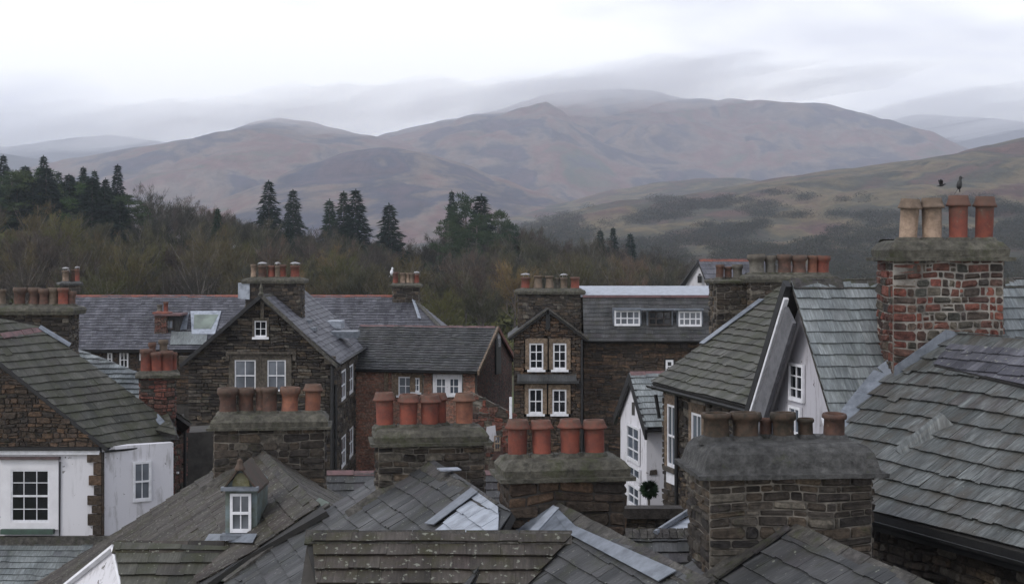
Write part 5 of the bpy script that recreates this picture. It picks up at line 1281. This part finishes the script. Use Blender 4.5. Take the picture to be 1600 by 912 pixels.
# Q: red brick house with slate roof and open-looking gable on the right
def brick():
    r = root('red_brick_house', (-4, 76, 0), 'low red brick house with a mossy slate roof and a red gable facing right', 'house')
    aR, eR, bR = V3((-.95, 76, 0)), V3((-1.78, 72, 0)), V3((.1, 80, 0))
    O = P(774, 511, 76); ze = 7.2; gd = (bR - eR).normalized(); u = V3((-gd.y, gd.x, 0)); u = u if u.x < 0 else -u
    w = -gd; hw = 4.1; k = (O.z - ze) / hw
    A = Roof(O, u, w, k); B = Roof(O, u, -w, k); L = 7.6
    A.slates(r, A.rect(-.15, L, 0, (hw + .1) * A.c), S2, .26, .22, .42, rm, jit=.02, lift=.04)['label'] = 'dark slate slope with green moss at its right end'
    B.slates(r, B.rect(-.15, L, 0, (hw + .1) * A.c), S4, .5, .4, .7, rm)
    ridge_tiles(r, O, O + u * L, (w - UP * k).normalized(), (-w - UP * k).normalized(), .15, RIDGEP, .5, rm)
    gable_body(r, O, u, L, hw, hw, k, 0, MORTD, inset=.3, a0=.1)
    f0 = O + w * (hw - .28); a = V3((f0.x, f0.y, 0)) + u * L; b = V3((f0.x, f0.y, 0)) + u * .1
    U = -u; N = w
    def along(px):
        d = V3(((px - 800) / F, 1, 0)); den = d.x * U.y - d.y * U.x; t = (a.x * U.y - a.y * U.x) / den; return (d * t - a).dot(U), t
    sp = []
    for (x0, x1, y0, y1) in ((623, 645, 588, 617), (645, 656, 590, 612), (681, 700, 590, 616), (700, 718, 590, 616)):
        s0, t0 = along(x0); s1, t1 = along(x1); sp.append((s0, s1, H - (y1 - HZ) / F * t0, H - (y0 - HZ) / F * t0))
    holes = [(s0 - .2, z0 - .1, s1 + .2, z1 + .18) for s0, s1, z0, z1 in sp]
    for (x0, x1) in ((566, 586), (612, 620)):
        s0, _ = along(x0); s1, _ = along(x1)
    Ow, Uw, Nw, Lw = wall_stone(r, (a.x, a.y), (b.x, b.y), 0, ze - .05, ze - .05, BR3, MORT, rm, holes=holes, hr=(.075, .085), wr=(.2, .26), prot=(.01, .02), irr=.004)
    for i, (s0, s1, z0, z1) in enumerate(sp): window(r, Ow + Uw * s0 + UP * z0, Uw, Nw, s1 - s0, z1 - z0, 2, 2, gl=[GL_C, GL_B, GL_C, GL_B][i], sill=PAINT, surround=ST3 if i < 2 else WHITES, sw=.14, lintel=.2, fw=.06, bar=.04, sash=False)
    m = MB()
    for px in (604, 616): s0, t = along(px); m.box(Ow + Uw * s0 + Nw * .04 + UP * 6.4, (.22, .1, 1.5), ax=(Uw, Nw, UP))
    m.build('pale_pilaster', ST3, r)
    gutter(r, V3((a.x, a.y, ze - .08)) + Nw * .4, V3((b.x, b.y, ze - .08)) + Nw * .4, r=.08)
    # the gable: right face
    g0 = O + w * (hw - .25); g1 = O - w * (hw - .25); n = -u
    wall_stone(r, (g0.x, g0.y), (g1.x, g1.y), 0, ze, ze, BR1, MORTD, rm, apex=(hw - .25, O.z - .15), hr=(.075, .085), wr=(.2, .26), prot=(.01, .02), irr=.004, off=-.0)
    for s in (1, -1):
        mm = MB(); p = O - u * .2; q = p + w * s * (hw + .1) - UP * k * (hw + .1); c = [p + UP * .06, q + UP * .06, q - UP * .16, p - UP * .16]; c = c if (c[1] - c[0]).cross(c[2] - c[1]).dot(n) > 0 else c[::-1]
        mm.prism(c, u * .1); mm.build('bargeboard', ST3 if s > 0 else RIDGER, r)
    q = hit(777, 556, O - u * .02, u); m = MB(); m.box(q + n * .05, (1.1, .08, 1.9), ax=(gd, n, UP)); m.build('doorway', BLACK, r)
    q = hit(778, 530, O - u * .02, u); m = MB(); m.box(q + n * .05, (.5, .08, .8), ax=(gd, n, UP)); m.build('window', PAINT, r)
    return r
brick()
def outhouse():
    r = root('brick_outhouse', (-.6, 62, 0), 'patchy red and whitewashed brick yard building below the red gable', 'building')
    rg_ = random.Random(4)
    wall_stone(r, (-1.75, 60), (.2, 60), 0, 7.3, 6.3, BR2, MORT, rg_, hr=(.14, .3), wr=(.25, .6), prot=(.02, .05), irr=.03)
    m = MB(); m.box((-.77, 61.8, 2.4), (1.9, 3.4, 4.8)); m.build('wall', MORTD, r)
    m = MB(); m.prism([V3((-1.85, 60.1, 6.3)), V3((.3, 60.1, 5.9)), V3((.3, 63.5, 5.6)), V3((-1.85, 63.5, 6.0))], V3((0, 0, -.12))); m.build('roof', S2, r)
    win_px(r, 772, 782, 680, 704, 59.9, nx=2, ny=2, gl=GL_B, frame=ST3)
    for (x, y, w, h, mt) in ((758, 690, .5, .7, GABLEG), (770, 720, .5, .6, BR1), (762, 735, .6, .5, ST2)):
        q = P(x, y, 59.88); m = MB(); m.prism([q, q + V3((w, 0, .03)), q + V3((w * .85, 0, h)), q + V3((.06, 0, h * .9))], V3((0, .05, 0))); m.build('plaster_patch', mt, r)
    pipe(r, [P(798, 620, 59.85), P(798, 740, 59.85)], .06, PAINT)
outhouse()
# R: tall house with chimney and long wing
def bay_house():
    Y = 70; r = root('tall_stone_house', (4, 74, 0), 'tall brown stone house with four white sashes in a gabled bay and long wing', 'house')
    ap = P(856, 483, Y); k = 1.0 * (527 - 483) / (856 - 797); hw = 1.86; u = V3((0, 1, 0)); X = V3((1, 0, 0))
    A = Roof(ap, u, X, k); B = Roof(ap, u, -X, k); L = 5
    for q in (A, B): q.slates(r, q.rect(-.25, L, 0, (hw + .1) * q.c), S2, .3, .25, .45, rm)
    gable_body(r, ap, u, L, hw, hw, k, 0, MORTD, inset=.18)
    X0, X1 = ap.x - hw + .2, ap.x + hw - .2; ze = ap.z - (hw - .2) * k - .1
    wins = [(827, 849, 536, 577), (864, 885, 536, 577), (826, 848, 607, 646), (863, 885, 608, 646)]
    holes = [hole_px(*w, Y, X0, .22, .24) for w in wins]
    wall_stone(r, (X0, Y), (X1, Y), 0, ze, ze, ST4, MORTD, rm, holes=holes, apex=(hw - .2, ap.z - .12), hr=(.11, .2), wr=(.2, .5), quoin=.4)
    for i, w in enumerate(wins): win_px(r, *w, Y, nx=2, ny=[3, 3, 2, 2][i], sash=i > 1, gl=GL_D, surround=ST3, sill=PAINT, sw=.2, lintel=.24, fw=.075, bar=.045, proud=.08)
    m = MB(); m.box(P(856, 596, Y - .15), (96 / F * Y, .35, .14)); m.build('string_course', S2, r)
    c = P(856, 590, Y - .1); m = MB(); m.prism([c + V3((-1.5, -.25, -.15)), c + V3((1.4, -.25, -.15)), c + V3((1.4, .1, .2)), c + V3((-1.5, .1, .2))], V3((0, .05, -.03))); m.build('slate_apron', S2, r)
    m = MB(); m.box(P(856, 502, Y - .06), (.2, .12, .75)); m.build('vent_slit', BLACK, r)
    for s in (-1, 1):
        m = MB(); a = ap + V3((0, -.33, .1)); b = a + V3((s * (hw + .15), 0, -k * (hw + .15))); cc = [a, b, b - UP * .10, a - UP * .10]; m.prism(cc if s < 0 else cc[::-1], V3((0, .1, 0))); m.build('bargeboard', RIDGED, r)
    pipe(r, [P(909, 530, Y - .1), P(909, 720, Y - .1)], .06)
    chim_px(r, 810, 909, 72.2, 1.2, 457, 8.5, 0, ST1, MORTD, ST5, 'flat', (.12, .2), (.2, .55),
        [(-1.25, 0, 'plain', .66, .22, POT_R), (-.6, 0, 'taper', .7, .22, POT_T), (.0, 0, 'taper', .68, .22, POT_T), (.4, .2, 'plain', .6, .13, POT_G), (.72, 0, 'plain', .64, .17, POT_T), (1.3, 0, 'plain', .66, .23, POT_R)], rm, capscale=1.5, cowl=.6, label='broad stack with six pots, red ones at both ends')
    # wing
    Yw = 71; X0 = P(912, 0, Yw).x; X1 = P(1150, 0, Yw).x; ze = P(0, 531, Yw).z; zt = P(0, 462, Yw + 1.3).z
    kk = (zt - ze) / 1.3; O = V3((X0, Yw + 1.1, zt)); Mn = Roof(O, X, V3((0, -1, 0)), (zt - ze) / 1.35)
    Mn.slates(r, Mn.rect(0, X1 - X0, 0, 1.4 * Mn.c), S4 if 0 else S2, .24, .25, .45, rm, jit=.015)
    b = MB(); b.box(((X0 + X1) / 2, Yw + 3.4, ze / 2), (X1 - X0, 6.4, ze)); b.box(((X0 + X1) / 2, Yw + 3.9, (ze + zt) / 2), (X1 - X0, 5.2, zt - ze - .1)); b.build('wall', MORTD, r)
    ze_ = ze - .08
    w1 = [(1040, 1052, 562, 582)]
    wall_stone(r, (X0, Yw + .2), (X1, Yw + .2), 0, ze_, ze_, ST4, MORTD, rm, holes=[hole_px(*w, Yw + .2, X0, .05, .1, .05) for w in w1], hr=(.12, .22), wr=(.25, .8))
    for w in w1: win_px(r, *w, Yw + .17, nx=1, ny=2, gl=GL_D, fw=.1)
    gutter(r, V3((X0, Yw - .35, ze - .02)), V3((X1, Yw - .35, ze - .02)), r=.08)
    # lead flat top, seen rising away
    m = MB(); a = P(914, 463, Yw + 1.1); m.prism([V3((X0 - .1, Yw + 1.0, zt + .05)), V3((X1, Yw + 1.0, zt + .05)), V3((X1, Yw + 5.5, zt + .42)), V3((X0 - .1, Yw + 5.5, zt + .42))], V3((0, .02, -.1))); m.build('lead_roof', LEADW, r)
    m = MB(); m.box(((X0 + X1) / 2, Yw + 1.0, zt - .02), (X1 - X0, .12, .12)); m.build('roof_edge', RIDGEP, r)
    # windows set in the slates, flat-fronted box dormers
    for (x0, x1, y0, y1, fr, g, nx) in ((960, 1000, 485, 509, PAINT, GL_C, 4), (1013, 1049, 486, 509, ST4, GL_D, 3), (1060, 1096, 486, 510, PAINT, GL_C, 4)):
        Yd = Yw + .12; q = P(x0, y1, Yd); wdt = (x1 - x0) / F * Yd; h = (y1 - y0) / F * Yd
        m = MB(); m.box((q.x + wdt / 2, Yd + .75, q.z + h / 2 + .02), (wdt + .16, 1.4, h + .18)); dd = m.build('dormer', LEAD, r)
        window(dd, q + V3((0, -.0, 0)), X, V3((0, -1, 0)), wdt, h, nx, 2, frame=fr, gl=g, sash=False, fw=.08, bar=.06)
    m = MB(); m.box(P(1030, 483, Yw + .05), (138 / F * Yw, .5, .07)); m.build('dormer_head', LEAD, r)
    return r
bay_house()
# ------------------------------------------------------------------ left side
rl = random.Random(47)
def white_house():
    Y = 39; r = root('white_house', (-13, 42, 0), 'whitewashed house with bare stone gable, dark quoins and a twelve-pane sash window', 'house')
    xl, xc = P(-60, 0, Y).x, P(157, 0, Y).x
    ue = unit(1200, 2222); w = V3((ue.y, -ue.x, 0)); k = .906
    e0 = P(165, 697, Y); ze = e0.z
    A = Roof(e0 - w * 4.0 + UP * 4.0 * k, ue, w, k)
    A.slates(r, A.px([(167, 700), (0, 566), (-60, 518), (-30, 500), (62, 512), (112, 543), (216, 633), (276, 668), (273, 687)]) if 0 else A.px([(167, 700), (-75, 508), (-40, 490), (64, 512), (275, 668), (273, 687)]), S4, .30, .2, .45, rl, lift=.035, sag=.8)
    # ridge and far verge
    ridge_tiles(r, A.hit(64, 513), A.hit(-40, 540) if 0 else A.hit(0, 524), (w - UP * k).normalized(), (-w - UP * .8).normalized(), .16, RIDGEP, .4, rl)
    strip(r, [A.hit(62, 514) + UP * .08, A.hit(110, 544) + UP * .1], A.N, .22, LEAD, 'verge_lead')
    # gable stone above, white below
    A0 = V3((xl, Y + .02, 0)); zt = P(0, 698, Y).z
    g = lambda px: H - (566 + (697 - 566) / 165 * px - HZ) / F * Y
    L = xc - xl; ws = (18, 78, 733, 815)
    wall_stone(r, (xl, Y), (xc + .02, Y), zt, g(-60) - .15, g(157) - .12, ST4, MORTD, rl, hr=(.09, .16), wr=(.15, .4), off=.0)
    m = MB(); m.prism([V3((xl, Y - .03, 0)), V3((xc - .1, Y - .03, 0)), V3((xc - .1, Y - .03, zt)), V3((xl, Y - .03, zt))], V3((0, .3, 0))); wf = m.build('wall', WHITE, r)
    m = MB(); m.box(((xl + xc) / 2, Y - .1, zt - .03), (L, .16, .09)); m.build('string_course', BLACK, r)
    m = MB(); m.box(((xl + xc) / 2, Y - .07, zt - .13), (L, .1, .12)); m.build('cornice', PAINT, r)
    # window
    O = P(ws[0], ws[3], Y - .03); window(r, O, V3((1, 0, 0)), V3((0, -1, 0)), 60 / F * Y, 82 / F * Y, 3, 4, gl=GL_D, fw=.045, bar=.022, label='large white sash window with twelve panes')
    fm = MB(); x0, x1 = P(3, 0, Y).x, P(93, 0, Y).x; z0, z1 = P(0, 826, Y).z, P(0, 716, Y).z
    wx0, wx1, wz0, wz1 = O.x, O.x + 60 / F * Y, O.z, O.z + 82 / F * Y
    for (a, b, c, d) in ((x0, wx0, z0, z1), (wx1, x1, z0, z1), (wx0, wx1, z0, wz0), (wx0, wx1, wz1, z1)): fm.box(((a + b) / 2, Y - .06, (c + d) / 2), (b - a, .06, d - c))
    fm.build('window_surround', plain_mat('surround_white', (.70, .69, .71), (.62, .61, .63), .7, 2), r)
    m = MB(); m.box(((x0 + x1) / 2, Y - .12, z1 + .03), (x1 - x0 + .1, .14, .07)); m.build('drip_mould', plain_mat('old_iron', (.06, .045, .045), (.12, .08, .08), .7, 5), r)
    m = MB(); m.box((P(46, 0, Y).x, Y - .14, P(0, 828, Y).z), (82 / F * Y, .2, .13)); m.build('sill', GREENP, r)
    m = MB(); m.tube([V3((P(95, 0, Y).x, Y - .06, P(0, 720, Y).z)), V3((P(94, 0, Y).x, Y - .06, P(0, 842, Y).z))], .018, 6); m.build('cable', BLACK, r)
    # quoins
    m = MB(); z = 2.0; i = 0
    while z < zt - .2:
        h = rl.uniform(.22, .36); ww = (.34 if i % 2 else .2) + rl.uniform(0, .08); m.box((xc - ww / 2 + .05, Y - .05, z + h / 2), (ww, .1, h - .02), 0, rc(rl))
        m.box((xc + .02, Y - .02, z + h / 2), (.16, .12, h - .01), 0, rc(rl)); z += h; i += 1
    m.build('quoin_stones', ST4, r)
    # flank
    f0 = V3((xc + .05, Y, 0)); f1 = PZ(271, 690, ze); f1.z = 0; U = (f1 - f0).normalized(); N = V3((U.y, -U.x, 0)); Lf = (f1 - f0).length
    m = MB(); m.prism([f0, f0 + U * Lf, f0 + U * Lf + UP * (ze - .02), f0 + UP * (ze - .02)], -N * .3); m.build('wall', WHITES, r)
    d = lambda px: (lambda t: (V3(((px - 800) / F * t, t, 0)) - f0).dot(U))((f0.x * U.y - f0.y * U.x) / (((px - 800) / F) * U.y - U.x))
    s0, s1 = d(207), d(236); q = f0 + U * s0 + UP * (H - (778 - HZ) / F * 40) + N * .015
    window(r, q, U, N, s1 - s0, 62 / F * 40, 2, 2, gl=GL_C, fw=.07, label='white sash window in the stained flank')
    gutter(r, e0 + w * .04 - UP * .1 - ue * .05, PZ(273, 688, ze) - UP * .1, r=.06)
    # body
    m = MB(); m.prism([V3((xl, Y + .3, 0)), V3((xc - .1, Y + .3, 0)), V3((xc - .1, Y + .3, ze - .15)), V3((xl, Y + .3, ze - .15))], V3((1.2, 2.3, 0))); m.build('wall', MORTD, r)
    m = MB(); b0 = V3((xl, Y + .1, ze - .2)); m.prism([V3((xl, Y + .12, ze - .2)), V3((xc, Y + .12, ze - .2)), V3((xc, Y + .12, g(157) - .25)), V3((xl, Y + .12, g(-60) - .25))], V3((1.1, 2.1, 0))); m.build('wall', MORTD, r)
    bb = MB(); a, b = P(167, 699, Y - .06), P(-62, 515, Y - .06); bb.prism([b, b - UP * .13, a - UP * .13, a], V3((0, .08, 0))); bb.build('bargeboard', BLACK, r)
    # small roof hanging below at the lower left
    O = P(-70, 850, 38.9); rf = Roof(O, V3((1, 0, 0)), V3((0, -1, 0)), .55); rf.slates(r, rf.rect(0, 4.4, 0, 3.4), S3, .24, .2, .4, rl, sag=1)['label'] = 'green slate lean-to roof below the white wall'
    m = MB(); m.box((O.x + 2.2, 38.9, O.z + .08), (4.4, .16, .3)); m.build('flashing', RIDGED, r)
    m = MB(); m.box((O.x + 2.2, 37.4, 1.3), (4.3, 2.6, 2.6)); m.build('wall', MORTD, r)
    return r
white_house()
def behind_left():
    r = root('stone_house', (-13.5, 50, 0), 'stone house hidden behind the left slate roof, showing its wide stack of brown pots', 'house')
    chim_px(r, -30, 108, 46, 1.0, 487, 7, 0, ST1, MORTD, ST5, 'flat', (.1, .18), (.2, .5),
        [(-1.35, 0, 'plain', .62, .14, POT_B), (-1.0, .1, 'plain', .58, .17, POT_T), (-.35, 0, 'squat', .60, .19, POT_B), (.1, .1, 'squat', .62, .19, POT_B), (.45, 0, 'squat', .6, .15, POT_B), (.72, .1, 'squat', .62, .17, POT_T), (1.08, 0, 'plain', .62, .17, POT_R), (1.32, .12, 'squat', .5, .13, POT_B)], rl, capscale=1.6)
    # greenish slope to the right of it
    O = P(112, 536, 49.5); A = Roof(O, V3((1, 0, 0)), V3((0, -1, 0)), .7); 
    A.slates(r, A.px([(110, 540), (160, 560), (225, 584), (225, 668), (80, 668)]), S3, .27, .25, .5, rl, sag=1.2, lift=.05)
    m = MB(); m.box((O.x + 1.0, 50.2, 3.6), (4.6, 4, 7.2)); m.build('wall', MORTD, r)
    rt = root('brick_stack_house', (-12, 43.5, 0), 'small brown house with a narrow brick stack of clustered red pots beside the gabled house', 'house')
    chim_px(rt, 221, 272, 42, .9, 588, 5, R(14), BR2, MORTD, ST5, 'thin', (.08, .14), (.14, .32),
        [(-.33, -.1, 'plain', .72, .17, POT_R), (-.02, -.15, 'plain', .62, .17, POT_R), (.26, -.1, 'plain', .66, .17, POT_R), (.44, .15, 'plain', .6, .12, POT_R), (-.14, .2, 'taper', .9, .12, POT_R), (.18, .22, 'taper', .95, .14, POT_T)], rl, capscale=1.3)
    u = unit(.55, -.84) ; O = P(262, 637, 42.6)
    w = V3((-.84, -.55, 0)); B = Roof(O, u, -w, .9); B.slates(rt, B.px([(258, 632), (300, 662), (272, 690), (238, 650)]), S4, .26, .2, .4, rl)
    A = Roof(O, u, w, .6); A.slates(rt, A.px([(258, 634), (278, 682), (226, 668), (222, 640)]), S4, .26, .2, .4, rl)
    strip(rt, [P(242, 648, 41.6), P(272, 680, 40.9)], V3((0, -.5, 1)), .2, LEAD, 'valley_lead')
    wall_stone(rt, P(258, 0, 43.2).xy, P(296, 0, 44.5).xy, 0, 7.9, 7.7, BR2, MORTD, rl, hr=(.1, .18), wr=(.2, .4))
    m = MB(); m.box((-10.2, 45.2, 3.8), (2.2, 1.6, 7.4), R(30)); m.build('wall', MORTD, rt)
    pipe(rt, [P(269, 690, 43), P(269, 800, 43)], .05, RIDGEP); pipe(rt, [P(289, 670, 43.6), P(289, 800, 43.6)], .05)
    m = MB(); m.box(P(272, 738, 42.9), (.28, .1, .05)); m.build('bracket', PAINT, rt)
behind_left()
def bird(name, p, label, s, wings):
    r = root(name, p, label, 'bird'); m = MB(); p = V3(p); tl = 0 if wings else .9
    BM = BLACK if 'white' not in label else PAINT
    pts = [(-.5, 0, .0, .015), (-.3, 0, .04, .05), (-.1, 0, .06, .10), (.1, 0, .1, .12), (.24, 0, .16, .085), (.32, 0, .22, .07), (.4, 0, .22, .05), (.5, 0, .2, .01)]
    rings = [[p + V3((x * s * (1 - tl * .55), math.cos(t) * q * s * (1 + tl), (z + x * tl) * s + math.sin(t) * q * s * (1 + tl) + (.12 + .35 * tl) * s)) for t in [i * 6.283 / 8 for i in range(8)]] for x, y, z, q in pts]
    loft(m, rings, smooth=True); 
    if wings:
        for sg in (-1, 1):
            a = p + V3((.12 * s, 0, .22 * s)); m.prism([a, a + V3((-.3 * s, 0, 0)), a + V3((-.38 * s, sg * .25 * s, .55 * s)), a + V3((-.02 * s, sg * .2 * s, .5 * s))], V3((0, 0, -.015)))
            m.prism([a + V3((-.02 * s, sg * .2 * s, .5 * s)), a + V3((-.38 * s, sg * .25 * s, .55 * s)), a + V3((-.35 * s, sg * .5 * s, .62 * s))], V3((0, 0, -.015)))
    else:
        for sg in (-1, 1): m.tube([p + V3((0, sg * .04 * s, .1 * s)), p + V3((.02 * s, sg * .04 * s, 0))], .012 * s, 5)
    m.build('body', BM, r, merge=True)
bird('bird', P(1471, 293, 23.2), 'small black bird in flight above the buff pots of the brick stack', .16, True)
def perched(p, label, s, mat):
    r = root('bird', p, label, 'bird'); p = V3(p); m = MB()
    prof = [(.0, .02, .0), (-.03, .10, .12), (-.02, .2, .17), (.0, .36, .19), (.02, .52, .16), (.05, .64, .10), (.07, .72, .10), (.08, .80, .115), (.08, .88, .08), (.09, .93, .01)]
    rings = [[p + V3((x * s + math.cos(t) * q * s, math.sin(t) * q * s, (z + .12) * s)) for t in [i * .7854 for i in range(8)]] for x, z, q in prof]
    loft(m, rings, smooth=True)
    m.prism([p + V3((-.05, -.05, .25)) * s, p + V3((-.05, .05, .25)) * s, p + V3((-.34, .04, -.18)) * s, p + V3((-.34, -.04, -.18)) * s], V3((.0, 0, .03)) * s)
    m.tube([p + V3((.15, 0, .9)) * s, p + V3((.33, 0, .88)) * s], .025 * s, 5, r2=.008 * s)
    for g in (-1, 1): m.tube([p + V3((0, g * .06, .2)) * s, p + V3((.03, g * .06, 0)) * s], .02 * s, 5)
    m.build('body', mat, r, merge=True)
perched(P(1499, 300, 23.0), 'dark bird perched on the rim of the left red pot of the brick stack', .25, BLACK)
perched(P(612, 431, 85.4), 'tiny white gull on the leftmost pot of the hip-end stack', .5, PAINT)
# ------------------------------------------------------------------ the air
def vol_mat(name, dens, col=(.84, .89, 1.0), an=.35):
    m, nt = newmat(name)
    v = nd(nt, 'ShaderNodeVolumePrincipled', {'Color': (*col, 1), 'Density': dens, 'Anisotropy': an})
    nd(nt, 'ShaderNodeOutputMaterial', {'Volume': v.outputs[0]})
    return m
hz = MB(); hz.box((0, 3800, 349), (9000, 9000, 702), 0)
HAZE = hz.build('haze', vol_mat('haze_air', 0.00016), merge=True); tag(HAZE, 'thin pale haze in the air over the valley', None, None, 'stuff')
def bank(px, py, Y, rx, ry, rz, dens, seed):
    """low cloud lying on a fell top: a flattened, lumpy closed body of thin air"""
    c = P(px, py, Y); b = bmesh.new(); bmesh.ops.create_icosphere(b, subdivisions=4, radius=1)
    for v in b.verts:
        n = 1 + .55 * noise.fractal(v.co * 1.5 + V3((seed, 0, 0)), 1, 2, 3)
        v.co = V3((v.co.x * rx * n, v.co.y * ry * n, v.co.z * rz * n))
        v.co.z += v.co.x * .16
    me = bpy.data.meshes.new('low_cloud'); b.to_mesh(me); b.free(); me.materials.append(dens)
    o = bpy.data.objects.new('low_cloud', me); COL.objects.link(o); o.location = c
    tag(o, 'low cloud lying on the tops of the fells', None, None, 'stuff')
CL1 = vol_mat('cloud_air', .0014, (1, 1, 1), .45); 
for i, (px, py, Y, rx, ry, rz) in enumerate([
    (960, 146, 4750, 460, 520, 66), (860, 148, 4600, 260, 380, 42), (1060, 128, 4800, 420, 350, 60), (1230, 140, 4900, 420, 330, 48), (740, 158, 4500, 300, 300, 40),
    (440, 174, 3800, 260, 300, 42), (560, 180, 3900, 330, 300, 50), (300, 196, 3900, 300, 300, 40), (140, 203, 5000, 420, 350, 48), (0, 208, 4900, 420, 350, 52), (240, 214, 4900, 260, 250, 30),
    (1450, 176, 5600, 520, 450, 60), (1590, 184, 5600, 420, 420, 60)]):
    bank(px, py, Y, rx, ry, rz, CL1, i * 3.3)
